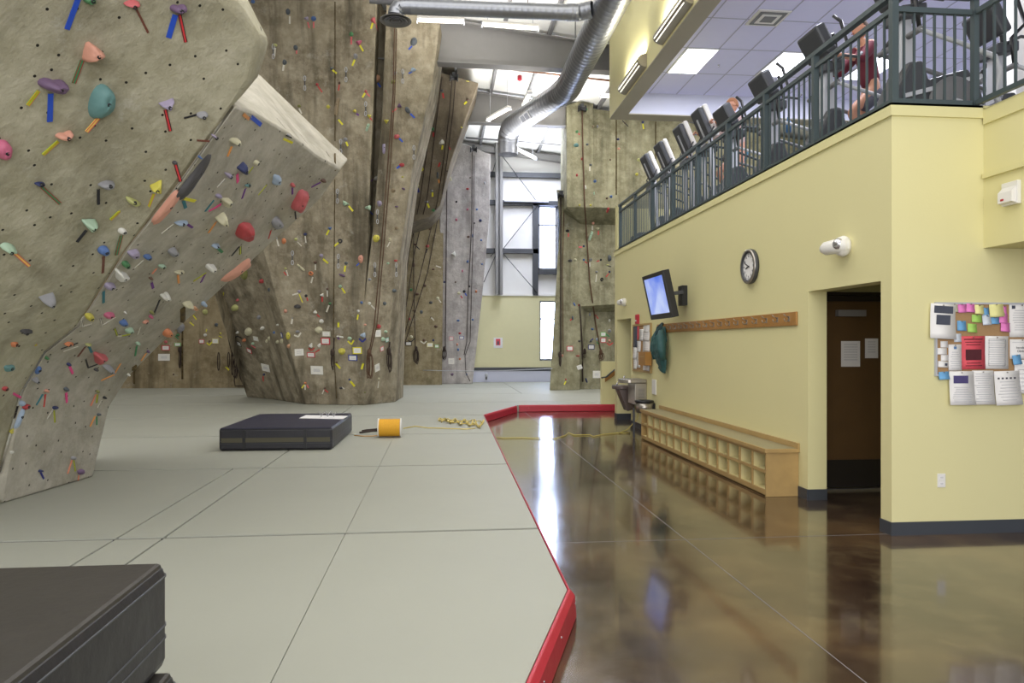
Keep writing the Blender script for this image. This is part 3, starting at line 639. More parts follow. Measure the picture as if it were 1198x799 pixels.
# u v w h shape angle colour | tape u0 v0 u1 v1 width ...
HOLDS = """
104 -1 14 12 o 0 gn|b 92 -4 78 34 6
154 4 20 9 h 180 prd|n 159 10 173 38 2.5
208 10 20 17 n 10 pur|b 205 17 197 44 6|R 210 17 217 49 4
106 60 28 24 t 20 sal|G 96 70 86 97 5
61 99 34 24 n 0 pur|L 45 106 32 123 4|b 59 109 58 142 6
117 119 27 42 o -18 teal|Y 115 138 101 154 4.5
195 121 19 12 t 200 lil|R 193 128 199 153 4
75 158 20 13 n 20 sal|L 68 165 50 181 3.5
3 175 20 24 o 20 pk
204 190 7 5 o 0 dk|R 205 192 211 212 4
46 214 12 7 h 0 nav|G 48 218 70 238 4
124 214 19 13 h 10 gr|k 115 221 115 239 3
156 233 20 11 c -25 ylg|L 148 239 129 257 3
184 217 14 17 t 90 yl|L 180 226 172 246 3
104 261 18 14 t 180 mint|k 101 269 90 283 3
143 270 10 8 o 0 wh|G 142 275 136 298 4
121 293 13 11 o 0 bl|n 121 299 120 319 3
9 290 20 11 h 170 mint|Y 17 296 34 311 3.5
54 347 21 19 t 200 gr|L 34 350 52 364 3|L 53 364 73 350 3|w 44 367 62 367 4
29 385 17 8 h 180 dk|L 34 390 42 404 4
193 243 12 52 s -38 sal
156 296 14 12 q 20 lil
147 309 9 12 o 20 gn
140 320 16 18 t 30 wh
128 334 13 10 o 20 lil|t 121 340 121 354 3
104 370 10 12 o 0 yl|W 95 374 96 382 3|W 96 382 107 379 3
127 368 14 9 o 20 pk|W 117 372 119 381 3|W 119 381 135 371 3
211 259 17 8 h 10 pbl|W 203 262 189 273 2.5|p 217 261 225 266 3
172 300 10 8 o 0 bl|W 168 304 157 314 2
189 311 10 6 o 0 mint|s 183 314 178 320 2
176 325 6 5 o 0 br|p 177 330 179 337 3
202 294 13 12 q 30 gr
209 317 14 6 h 10 cr|o 208 321 209 331 2.5
193 345 12 15 n 40 wh|k 187 350 180 367 2
177 365 6 7 o 0 ol
176 370 6 6 o 0 pk
170 376 10 4 o 30 sal|w 164 382 161 391 2
144 377 11 9 q 30 bl
151 386 12 8 q 20 mint|l 134 384 137 392 3|w 137 393 142 393 3|l 142 393 152 391 3
195 389 11 15 o -30 or
146 365 4 4 o 0 wh
226 206 14 66 s -32 dk|t 214 234 217 243 4|y 215 232 228 235 4
282 196 15 13 t 90 nav|m 277 203 278 213 4
299 190 9 6 o 20 cr|l 296 195 290 203 3
266 204 11 7 t 170 lil|W 263 209 254 219 2
289 216 10 4 h 10 teal|p 287 220 283 232 2.5
323 210 18 9 s 80 pbl|l 312 216 302 228 2.5
342 216 6 6 o 0 prd|p 342 219 342 227 3
378 211 7 5 o 0 br|p 375 213 364 219 2.5
351 235 40 15 s 65 prd|k 345 247 346 256 2.5
285 270 22 33 q -18 rd|k 280 288 271 299 2.5|l 281 288 281 297 3
255 229 8 6 o 0 lil|t 250 234 240 247 2.5
263 235 13 13 t 60 cr|m 258 239 244 247 3
259 254 17 17 t 100 cr|o 253 259 244 272 2.5
323 260 14 16 q 30 gr|r 317 269 314 279 2.5
251 286 11 8 h 20 pbl|g 253 289 260 295 3.5
245 311 14 12 n 200 wh|L 241 319 226 329 2|p 240 320 235 330 2.5
276 317 12 42 s -52 sal
219 355 15 10 h 190 cr|s 215 362 215 375 2
227 360 8 6 r 0 pe
238 355 8 8 o 40 pbl
211 383 10 13 o 0 gr
236 134 14 8 h 190 gr|k 230 134 215 138 2
250 159 7 12 t 60 lil|n 245 165 230 164 2
233 183 7 5 t 20 bl
274 165 14 9 h 180 cr|o 271 171 266 183 3
292 136 3 3 o 0 gr|o 284 133 291 139 4|b 293 136 305 146 5
337 158 4 3 o 0 gr|y 331 162 342 167 4|k 334 158 341 161 2
15 402 9 8 q 10 or|b 9 404 -3 408 4
9 430 14 9 q 10 teal|b 8 441 -2 443 3
4 454 9 7 o 0 rd|m 8 456 24 465 4
54 418 6 5 t 20 gn
44 433 5 11 s -30 bl
41 444 8 9 t 90 gr
80 401 12 5 t 10 or|k 71 408 91 401 2.5|w 74 411 91 405 2.5
103 402 8 4 h 0 ylg|n 100 405 91 417 3|t 104 405 107 412 4
115 417 17 15 t 40 prd|k 100 420 103 430 2.5|k 103 430 114 426 2.5
112 432 6 5 o 0 dk
126 431 16 10 h 150 gr|o 141 425 134 437 2.5|o 134 438 118 445 2.5
80 426 6 5 o 0 nav|m 81 428 85 437 4
161 401 7 6 o 0 mint|g 160 404 158 416 3
173 411 4 5 o 0 pur|o 171 413 165 422 2.5
54 457 6 5 o 0 sal|t 50 461 42 474 3|r 53 461 51 476 2.5
77 455 6 6 o 0 sl|m 77 459 78 471 4
114 458 4 5 o 0 ol|l 114 461 113 471 3|s 112 461 106 475 3
122 465 5 4 o 0 blk|W 119 468 114 477 2
64 477 7 5 o 0 nav|W 62 479 55 490 2.5|l 63 480 64 494 3
30 476 9 6 q 30 rd
22 490 6 26 s -20 pbl
14 504 6 8 t 200 yl
25 472 6 8 o 0 pbl
115 485 5 4 o 0 sl|g 113 487 113 497 2.5|o 111 487 105 499 3
85 536 6 6 o 0 gr|s 84 538 79 554 3|l 86 538 88 551 2.5
94 552 8 7 o 30 pur|s 92 556 91 565 2
47 551 6 4 q 0 nav|v 47 552 51 560 3
13 528 3 8 c 10 wh
296 2 6 5 o 0 bl|w 297 6 297 14 2
337 14 6 8 o 0 sl|w 339 19 339 28 3
359 22 5 7 t 90 lil|c 360 26 362 33 2
367 22 7 6 o 0 bl|c 367 26 367 33 2
322 53 6 4 o 0 ylg|w 322 56 321 66 3
346 56 6 7 o 0 sl|c 347 59 347 63 2
333 73 6 7 o 0 sl|w 332 76 331 83 3
371 99 4 4 o 0 rd|r 372 101 377 108 2
350 124 5 4 o 0 ol|c 349 127 347 131 2|w 350 127 353 133 2.5
384 125 5 5 q 45 yl
394 125 7 22 s -10 tan|y 396 140 401 146 3
388 80 6 5 t 180 sl|y 389 82 394 86 3
397 97 3 4 o 0 br|r 397 99 396 106 2
411 40 6 6 o 0 gn|c 411 43 411 52 2.5
420 50 8 7 t 190 pk|y 421 53 425 60 3
416 66 6 7 q 0 gr|y 415 70 412 77 3
437 24 8 7 t 90 prd|y 436 27 434 34 3|c 439 27 442 36 3
441 92 7 11 o -20 pe|b 442 97 445 102 3
428 107 4 4 o 0 prd|y 427 109 424 114 3|c 429 109 433 113 2
415 130 5 6 t 100 yl|p 417 133 420 135 3
432 136 5 7 t 60 yl|r 433 138 436 142 2
430 149 5 10 s -20 mint
404 163 6 5 q 0 gr|y 405 166 407 171 3
484 49 8 10 o -20 sl|b 482 54 478 58 2.5
483 82 8 6 t 20 pbl|b 482 84 478 86 2.5
462 86 5 5 o 0 gr
460 96 6 6 q 0 ol
467 124 7 6 t 120 pur|c 464 127 459 131 2
477 129 6 10 o 35 sl|b 480 133 485 138 3
452 142 6 7 t 60 yl
464 160 7 6 q 0 prd|b 467 162 471 166 3
449 174 5 12 s 0 lil
470 193 7 5 o 0 rd|b 468 194 464 197 3
492 194 4 4 o 0 pur|y 492 196 494 200 3
404 238 9 7 t 150 mint|y 408 241 413 247 3
431 243 7 10 t 90 mint|b 433 248 436 251 2.5
444 238 6 8 q 20 lil
460 223 6 6 o 0 tan
440 209 8 7 t 0 wh|p 436 210 434 212 2
386 267 6 5 t 180 bl|y 385 269 382 275 3
398 282 6 6 r 0 dk|y 396 284 391 288 3
357 274 5 4 o 0 nav|w 357 276 358 284 2
332 282 6 8 o 0 or
324 279 2 3 o 0 gr|w 324 280 326 288 2.5
346 280 5 4 o 0 ylg|w 348 283 353 288 1.5
376 299 5 5 o 0 lil|y 378 303 384 308 3
405 308 5 4 o 0 sl|y 404 311 403 318 3
440 279 8 9 o 0 yl
422 303 7 11 o 0 sal|b 420 308 417 311 2
364 320 6 6 r 0 or|w 366 324 364 331 2.5
334 314 4 3 o 0 ylg|w 335 316 337 323 2|r 332 318 335 322 2
352 313 4 12 s 50 cr
369 307 5 4 o 0 br|w 369 309 369 316 2
400 322 8 3 o -20 pur
398 335 5 4 o 0 mint|y 400 337 404 343 3
350 341 5 4 o 0 lil|y 350 344 354 354 1.5|w 342 345 349 343 2.5
348 359 9 6 h 180 dk
377 345 5 5 t 90 wh|r 377 347 377 353 3
358 346 4 4 o 0 blk|r 359 348 360 352 2
306 329 6 6 q 0 rd
286 321 8 13 o 0 ol
275 360 8 8 o 0 ylg
334 364 5 5 o 0 sal
303 371 5 6 o 0 gr
315 339 3 6 o 0 sl
369 365 6 5 t 120 wh|r 371 368 374 371 2
376 376 6 6 o 0 wh
386 355 4 3 o 0 gn|w 385 357 382 365 2.5
464 267 5 5 o 0 tan
432 327 4 4 o 0 gr
454 308 4 3 o 0 mint
461 340 5 5 o 0 sl
450 355 5 5 o 0 sl
432 355 5 4 o 0 wh|w 434 357 439 362 2.5
423 354 4 4 o 0 bl
419 364 4 4 q 0 wh|y 419 368 418 374 2.5
463 305 5 3 q 0 rd
383 338 3 3 o 0 br|w 383 340 383 347 2
456 280 4 4 o 0 cr|w 456 283 453 289 2
471 207 3 2 q 0 yl
472 221 5 3 o -30 pur
464 242 5 3 c 180 pur
337 393 6 10 o 0 yl
291 388 8 10 o 0 cr
278 389 4 4 o 0 wh|k 278 393 273 396 2|k 278 393 283 396 2
286 398 5 5 o 0 or
296 402 4 4 o 0 mint|c 294 404 299 407 2
342 372 2 2 o 0 gr|w 342 373 341 379 3
348 388 6 4 o 0 gr|w 344 392 349 394 2.5|w 349 394 352 389 2.5
307 384 6 5 o 30 wh
325 380 4 3 o 0 wh
321 389 3 4 o 0 bl
315 396 3 6 o 0 cr
312 399 3 5 o 0 cr
325 400 4 5 q 0 cr
330 399 4 7 o 0 cr
338 405 4 6 q 0 pe
357 448 4 3 o 0 or|y 356 450 353 454 2|w 357 450 357 456 2|c 359 450 361 454 2
309 438 3 3 o 0 nav|r 308 440 308 446 2.5
364 404 7 5 t 90 wh|r 361 407 364 410 2|r 364 410 368 407 2
374 404 7 5 t 90 wh|r 369 412 374 409 2
373 386 8 8 q 45 cr
400 411 8 8 o 0 yl
425 392 7 9 t 90 pbl|v 420 396 424 400 3|v 424 400 428 396 3
398 394 3 9 s 80 wh|p 395 395 397 397 2
409 396 6 5 o 0 mint|y 407 399 411 403 2.5|y 411 403 414 398 2.5
443 382 6 6 o 0 rd
448 397 5 6 o 0 mint
451 388 4 4 o 0 mint
396 377 2 2 o 0 ol|y 396 377 396 383 3.5
409 444 3 3 o 0 nav|y 410 446 415 452 3.5
424 425 2 2 o 0 ol|y 425 425 423 432 3.5
394 424 3 3 o 0 br|y 393 425 398 431 3
427 459 2 2 o 0 ol|y 427 459 425 463 3
399 454 5 3 o 0 dk|w 400 453 403 455 2
380 454 3 3 o 0 br|w 379 456 377 461 1.5|r 380 456 384 459 2
465 408 6 4 q 20 bl
443 443 2 3 o 0 cr|w 443 446 442 454 2
427 380 3 3 o 0 sal
517 166 7 9 t 120 wh|y 518 170 517 175 3
470 193 6 4 o 10 prd
492 192 6 4 o 0 sl|y 493 194 495 199 3
487 217 7 6 r 0 ylg|v 488 220 490 225 4
505 223 4 3 o 0 gr|y 506 225 506 230 3
512 205 4 8 s 0 sl|o 513 210 514 214 3
519 187 2 2 o 0 ol|y 519 188 521 192 3
515 191 2 2 o 0 rd|r 515 190 513 195 3
499 236 5 3 o 0 gr|y 500 238 502 243 3
507 246 5 4 o 0 gn
479 248 3 3 o 0 nav|v 479 249 482 253 3
486 260 3 3 o 0 br|k 486 261 489 265 1.5
486 286 4 3 o 0 br|k 487 288 491 292 1.5
500 288 5 4 o 0 rd|k 500 291 498 296 2
508 278 4 4 o 0 tan
503 268 3 3 o 0 br
517 106 4 4 o 0 dk|r 518 109 519 115 3
547 117 4 3 o 0 br|y 546 119 543 122 3
506 151 5 5 o 0 gn|r 507 155 507 160 3
497 146 6 4 h 0 tan|y 498 149 500 155 3
540 149 3 2 q -30 yl
547 95 5 1.5 q -10 yl
525 171 2 3 o 0 rd|r 525 172 527 175 2
484 310 4 6 o 0 br
507 315 4 3 o 0 br|w 510 311 516 313 2
497 334 4 4 o 0 br
481 339 4 4 o 0 gn
488 344 5 4 o 0 br
504 354 5 4 o 0 dk
512 349 5 4 o 0 cr|w 513 350 516 354 2
493 365 4 5 o 0 sl
485 363 6 4 o 0 tan
504 371 2 2 o 0 br|w 504 371 508 375 2
510 382 5 4 o 0 br
479 373 3 4 o 0 rd
481 394 5 4 o 0 cr|k 477 398 481 400 1.5|k 481 400 485 396 1.5
496 398 4 4 o 0 br|w 492 399 496 402 2|w 496 402 499 399 2
507 398 3 3 o 0 nav
531 297 7 7 t 100 wh
547 221 4 3 o 0 rd
534 236 3 3 o 0 blk
547 245 3 3 o 0 pk
558 245 3 3 o 0 bl
562 258 4 4 o 0 nav
555 261 3 2 o 0 blk
534 257 3 4 o 0 pk
548 277 4 3 o 0 br
553 276 2 5 q 0 bl
530 190 4 3 o 0 or
527 209 4 6 s 20 cr
567 214 3 4 o 0 gr
563 281 3 3 o 0 bl
550 208 2 2 o 0 br
547 306 3 4 o 0 bl
541 317 2 4 o 0 pk
543 341 4 4 o 0 blk|b 544 343 546 346 2
537 343 5 4 o 0 cr|r 539 346 541 349 2
549 335 3 3 o 0 blk
557 341 3 4 o 0 or
533 330 3 2 o 0 br
553 374 3 3 o 0 bl
536 375 4 3 o 0 bl
538 390 4 3 o 0 rd
535 403 3 4 o 0 sal
536 409 3 4 o 0 bl
538 420 3 3 o 0 or
529 438 4 4 o 0 pur
520 330 3 3 o 0 nav
564 309 3 2 o 0 bl
546 438 2 3 o 0 bl
664 270 5 4 o 0 blk|r 665 273 665 277 2
699 267 6 4 h 0 cr|r 700 270 700 275 2
694 261 4 3 o 0 sal|w 693 264 693 269 2
691 276 5 12 s -20 mint
687 278 3 4 o 0 br
683 288 3 3 o 0 nav|c 677 289 681 289 2.5
667 305 6 4 q 0 dk
673 304 4 4 o 0 cr
683 304 3 3 o 0 bl|r 684 306 687 308 2
691 304 4 4 r 0 gr|w 690 307 690 312 2
703 304 3 3 o 0 blk|r 701 305 698 306 2
713 302 5 9 q 0 sl
711 310 4 2 o 0 ylg|k 711 311 715 312 1.5
698 318 4 3 o 0 gr|w 698 321 697 330 1.5
713 318 3 3 o 0 nav|r 712 320 709 324 2
704 327 4 5 r 0 blk
678 240 4 3 t 90 yl
691 240 3 3 o 0 yl
711 246 4 7 s -20 rd
715 230 4 4 o 0 bl
672 356 3 5 s 30 bl
677 357 2 3 o 0 rd
670 372 3 6 o 0 sl|r 669 373 667 375 2
690 368 3 5 o 0 gr
697 369 3 2 o 0 rd|r 698 370 700 373 2
713 375 3 4 o 0 wh
693 385 4 3 q -30 bl
713 387 5 5 o 0 gr|g 709 391 713 394 2
713 399 4 4 o 0 sal|r 710 401 713 404 2|r 713 404 717 401 2
699 397 5 4 o 0 pbl|g 698 400 701 403 2
691 399 4 5 t 0 sl|v 690 400 694 396 2
658 416 3 4 o 0 sal
676 416 6 3 c 0 rd
662 444 2 3 o 0 rd|y 662 446 660 450 2
686 445 3 6 s 20 nav
678 399 4 3 o 0 dk
686 128 3 4 o 0 gn
675 154 4 4 o 0 gn|r 677 156 678 158 2
674 170 7 5 o 0 teal
687 169 4 3 o 0 sl
681 186 3 4 o 0 rd
691 193 4 3 o 0 sl|w 690 195 690 200 2
696 212 4 4 o 0 bl
694 148 3 3 o 0 tan
699 148 3 4 o 0 gr
675 205 3 4 o 0 rd
723 163 4 3 o 0 nav
724 174 4 3 o 0 sal
752 143 4 3 o 0 nav|y 752 145 753 151 2.5
731 144 2 2 o 0 br|k 728 141 735 148 1.5
747 187 4 4 o 0 ylg|y 749 188 755 193 2.5
745 204 4 4 o 0 yl
774 168 4 4 o 0 tan
714 187 2 3 o 0 br
695 226 2 4 s 0 mint
813 157 6 2 q -20 bl
803 185 4 4 o 0 or
685 219 3 5 s 10 wh
710 232 3 3 o 0 br
240 365 7 7 o 0 ylg
253 380 5 5 o 0 sl
240 392 5 4 o 0 wh|y 241 388 242 385 1.5
258 390 3 3 o 0 yl|y 256 393 260 395 1.5
224 376 2 2 o 0 ol|y 222 377 227 381 2
228 369 2 2 o 0 ol|y 226 369 230 374 2
245 399 3 2 o 0 br|y 242 401 245 404 2|y 245 404 248 400 2
194 400 5 4 o 0 prd
208 392 5 4 o 0 gn|g 205 393 209 397 2
265 429 2 2 o 0 ol|y 264 429 268 433 2.5
246 445 2 2 o 0 ol|y 246 446 247 449 2
187 436 2 2 o 0 tan
203 438 2 3 o 0 br
174 437 2 2 o 0 tan
150 438 4 4 o 0 wh
261 344 2 2 o 0 ol|y 262 342 260 348 1.5
256 350 2 2 o 0 ol|y 257 349 255 353 1.5
278 351 4 4 o 0 prd
267 379 2 4 o 0 cr
271 396 3 6 o 0 cr
""".strip().splitlines()
def hold_shape(shape, w, h, dep, seg, rings, rnd):
    """a moulded hold: outline R(theta) and a domed, slightly lumpy profile; returns verts/faces in local x,y,z(out)"""
    V = []; Fc = []
    ph = rnd.uniform(0, 6.28); lump = rnd.uniform(.04, .10)
    def R(th):
        if shape == 't':
            k = ((th - PI/2) % (2*PI/3)) - PI/3
            r = .62 / max(math.cos(k), .5) ; r = min(r, 1.12)
        elif shape == 'q':
            c, s = abs(math.cos(th)), abs(math.sin(th)); r = min(1 / max(c, 1e-3), 1 / max(s, 1e-3)); r = min(r, 1.16) * .93
        elif shape == 'h': r = 1.0 if math.sin(th) < 0 else 1 / (1 + 1.6 * math.sin(th))
        elif shape == 'c': r = 1.0 if math.sin(th) < 0 else 1 / (1 + 6 * math.sin(th) * (1 - abs(math.cos(th)) * .6))
        elif shape == 'n': r = .78 + .22 * math.cos(th * 2 + .5) + .12 * math.sin(th * 3)
        elif shape == 's': r = 1 - .12 * math.cos(4 * th)
        else: r = 1.0
        return r * (1 + lump * .6 * math.sin(3 * th + ph))
    ring = shape == 'r'
    for i in range(rings + 1):
        t = 1 - i / rings * (.55 if ring else 1.0)
        if ring:
            z = dep * math.sin(PI * i / rings) * .9
        else: z = dep * (1 - t ** 2.6) ** .6
        for k in range(seg):
            th = 2 * PI * k / seg; r = R(th) * t
            px = w/2 * r * math.cos(th); py = h/2 * r * math.sin(th) + h * .10 * (z / dep)
            zz = z * (1 + lump * math.sin(5 * th + ph * 2) * t + lump * math.sin(7 * t + th + ph))
            V.append((px, py, zz if i else -.004))
    for i in range(rings):
        for k in range(seg):
            a = i * seg + k; b_ = i * seg + (k + 1) % seg; Fc.append((a, b_, b_ + seg, a + seg))
    if not ring: Fc.append(tuple(rings * seg + k for k in range(seg)))
    return V, Fc
def basis(n_):
    cr = Vector((CT, -ST, 0)); x = cr - n_ * cr.dot(n_); x.normalize(); return x, n_.cross(x)
def mesh_of(name, V, Fc, m, smooth=True):
    me = bpy.data.meshes.new(name); me.from_pydata(V, [], Fc); me.update()
    for q in (m if isinstance(m, list) else [m]): me.materials.append(q)
    if smooth:
        for p in me.polygons: p.use_smooth = True
    return me
def tape_geo(u0, v0, u1, v1, wpx, origin):
    """a strip of tape stuck on the wall between two spots; 3 stripes wide"""
    pts = []
    for t in (0, .34, .67, 1):
        h_ = surf_hit(u0 + (u1 - u0) * t, v0 + (v1 - v0) * t)
        if h_: pts.append(h_)
    if len(pts) < 2: return None
    V = []; Fc = []; mi = []
    for i, (p, n_, _) in enumerate(pts):
        q = pts[min(i + 1, len(pts) - 1)][0] - pts[max(i - 1, 0)][0]
        if q.length > 1.2: return None
        q = q - n_ * q.dot(n_)
        if q.length < 1e-5: return None
        q.normalize(); s = n_.cross(q); ww = wpx * mpp(p) / 2
        for c in (-1, -.5, .5, 1): V.append(tuple(p + s * ww * c + n_ * .006 - origin))
        for c in (-1, 1): V.append(tuple(p + s * ww * c + n_ * -.002 - origin))
    for i in range(len(pts) - 1):
        a = i * 6; b_ = a + 6
        for k in range(3): Fc.append((a + k, a + k + 1, b_ + k + 1, b_ + k)); mi.append(1 if k != 1 else 0)
        Fc.append((a + 4, a, b_, b_ + 4)); mi.append(0); Fc.append((a + 3, a + 5, b_ + 5, b_ + 3)); mi.append(0)
    return V, Fc, mi
recs = []
for ln in HOLDS:
    parts = ln.split('|'); h_ = parts[0].split(); u, v, w_, hh = [float(x) for x in h_[:4]]; shp, ang, col = h_[4], float(h_[5]), h_[6]
    tp = []
    for t in parts[1:]:
        q = t.split(); q = (q[0],) + tuple(float(x) for x in q[1:]); tp.append(q[:5] + (q[5] * (1.0 if u < 295 and v < 350 else .68),))
    hit = surf_hit(u, v)
    if not hit: print('MISS', ln); continue
    recs.append(dict(u=u, v=v, w=w_, h=hh, s=shp, a=ang, c=col, t=tp, hit=hit))
REG = {'near bulge': 'on the near bulging wall', 'low overhang': 'on the low overhang', 'tall middle wall': 'on the tall middle wall', 'rear left wall': 'on rear left wall', 'recessed wall': 'on recessed brown wall',
       'square overhang': 'on the square high overhang', 'pale wall': 'on the pale leaning wall', 'right wall': 'on green right wall', 'upper right wall': 'on the upper right wall'}
for r in recs:
    cn = HC[r['c']][0]; sz = max(r['w'], r['h']); sw = 'large ' if sz >= 24 else '' if sz >= 9 else 'small '
    sn = SH[r['s']] if r['s'] != 'x' else ''
    tn = [TC[t[0]][0] for t in r['t']]
    tt = []
    for q in tn:
        if q not in tt: tt.append(q)
    tx = (' with %s tape' % ' and '.join(tt[:2])) if tt else ''
    r['base'] = '%s%s %s hold%s %s' % (sw, sn, cn, tx, REG[r['hit'][2]])
by = {}
for r in recs: by.setdefault(r['base'], []).append(r)
ORD = ['first', 'second', 'third', 'fourth', 'fifth', 'sixth', 'seventh', 'eighth', 'ninth', 'tenth']
for k, rs in by.items():
    if len(rs) == 1: rs[0]['label'] = k; continue
    rs.sort(key=lambda r: r['v'])
    for i, r in enumerate(rs):
        q = 'highest' if i == 0 else 'lowest' if i == len(rs) - 1 else ORD[i] + ' highest'
        r['label'] = k + ', ' + (q if len(rs) > 2 else ('upper' if i == 0 else 'lower')) + ' of %s' % ['', '', 'two', 'three', 'four', 'five', 'six', 'seven', 'eight', 'nine', 'ten'][len(rs)]
recs.sort(key=lambda r: -(r['w'] * r['h'] + 2 * sum(math.hypot(t[3]-t[1], t[4]-t[2]) for t in r['t'])))
rest = MB(); restc = 0; restm = []
for idx, r in enumerate(recs):
    p, n_, reg = r['hit']; s = mpp(p); x, y = basis(n_); rnd = random.Random(idx * 7 + 3)
    if r['s'] == 's': r['w'] *= .72; r['h'] *= 1.06
    elif r['w'] < 8: r['w'] *= .9; r['h'] *= .9
    w_, hh = r['w'] * s, r['h'] * s; ca, sa = math.cos(math.radians(r['a'])), math.sin(math.radians(r['a']))
    big = max(r['w'], r['h']); dep = min(.5 * min(w_, hh) * (1.3 if r['s'] in 'hcnt' else 1.0), .16) + .012
    seg, rg = (22, 7) if big > 12 else (14, 5) if big > 6 else (10, 3)
    V, Fc = hold_shape(r['s'], w_, hh, dep, seg, rg, rnd)
    W = []
    # widen on faces seen at a slant: a real hold is moulded larger along the direction it is foreshortened in
    def tp_(du, dv):
        d_ = ray(r['u'] + du, r['v'] - dv); t_ = (p - EYE).dot(n_) / d_.dot(n_); return EYE + d_ * t_ - p
    ex, ey = tp_(1, 0), tp_(0, 1); lim = s * (3.4 if r['s'] == 's' else 1.6)
    if ex.length > lim: ex *= lim / ex.length
    if ey.length > lim: ey *= lim / ey.length
    for (a, b_, c) in V:
        xx = (a * ca - b_ * sa) / s; yy = (a * sa + b_ * ca) / s; W.append(tuple(ex * xx + ey * yy + n_ * c))
    gm = sum(HC[r['c']][1]) / 3; hm = cmat(r['c'], tuple(x * .80 + gm * .20 for x in HC[r['c']][1]), .6)
    if idx < 300:
        o = bpy.data.objects.new('climbing_hold', mesh_of('climbing_hold', W, Fc, hm)); COL.objects.link(o); o.location = p
        o['label'] = r['label']; o['category'] = 'climbing hold'; o['group'] = 'climbing holds ' + REG[reg]
        if big >= 9:
            c = p + (ex * (-sa) + ey * ca) * (hh / s) * .10 + n_ * (dep * (.10 if r['s'] == 'r' else .97))
            MB().lathe(c, n_, [(-.012, .013), (.004, .013), (.004, .006), (-.006, .005)], 8).build('bolt', M['black'], o)
        for t in r['t']:
            g = tape_geo(*t[1:], origin=p)
            if not g: continue
            tc = TC[t[0]]; m0 = cmat('tape_' + t[0], tc[1], .55); m1_ = cmat('tape_edge_' + tc[2], EDGE[tc[2]], .6) if tc[2] else m0
            me = mesh_of('route_tape', g[0], g[1], [m0, m1_], False)
            for pl, k in zip(me.polygons, g[2]): pl.material_index = k
            to = bpy.data.objects.new('route_tape', me); COL.objects.link(to); to.parent = o
    else:
        if hm not in restm: restm.append(hm)
        vs = [rest.bm.verts.new(p + Vector(q)) for q in W]
        for f in Fc:
            ff = rest.bm.faces.new([vs[k] for k in f]); ff.material_index = restm.index(hm); ff.smooth = True
        restc += 1
if restc:
    rest.build('small_climbing_holds', restm, **tags('scatter of the tiniest climbing holds spread over the far walls', 'climbing holds', None, 'stuff'))
else: rest.bm.free()
print('HOLDS', len(recs), restc)

# ------------------------------------------------------------------ route cards, ropes, quickdraws
def card(u, v, w_, h_, edge, label, lines=2, tilt=0, face='paper'):
    hit = surf_hit(u, v)
    if hit: p, n_, _ = hit
    else: return
    s = mpp(p); x, y = basis(n_)
    c, sn = math.cos(tilt), math.sin(tilt); x, y = x * c + y * sn, y * c - x * sn
    W, H = w_ * s / 2, h_ * s / 2
    c0 = p + n_ * .012
    o = MB().obox(c0, x * W, y * H, n_ * .004).build('route_card', cmat('card_' + edge, CARD[edge], .6), loc=tuple(c0), **tags(label, 'route card', 'route cards taped to the walls'))
    k = .78 if edge != 'plain' else .999
    if edge != 'plain': MB().obox(c0 + n_ * .005, x * W * k, y * H * (k - .06), n_ * .0015).build('card_sheet', cmat('card_' + face, CARD[face], .7), o)
    tm = MB()
    for i in range(lines):
        yy = H * (.35 - .7 * i / max(1, lines - 1)) if lines > 1 else 0
        tm.obox(c0 + n_ * .0075 + y * yy * .7, x * W * .55, y * H * .05, n_ * .001)
    tm.build('lettering', M['ink_soft'], o)
CARD = {'plain': (230, 228, 220), 'paper': (232, 230, 224), 'red': (196, 60, 72), 'blue': (40, 60, 150), 'black': (36, 36, 40), 'yellow': (222, 214, 50), 'green': (120, 190, 110), 'teal': (120, 190, 170), 'pink': (226, 130, 140), 'cream': (220, 214, 160), 'navy': (36, 44, 110), 'pale': (206, 206, 188)}
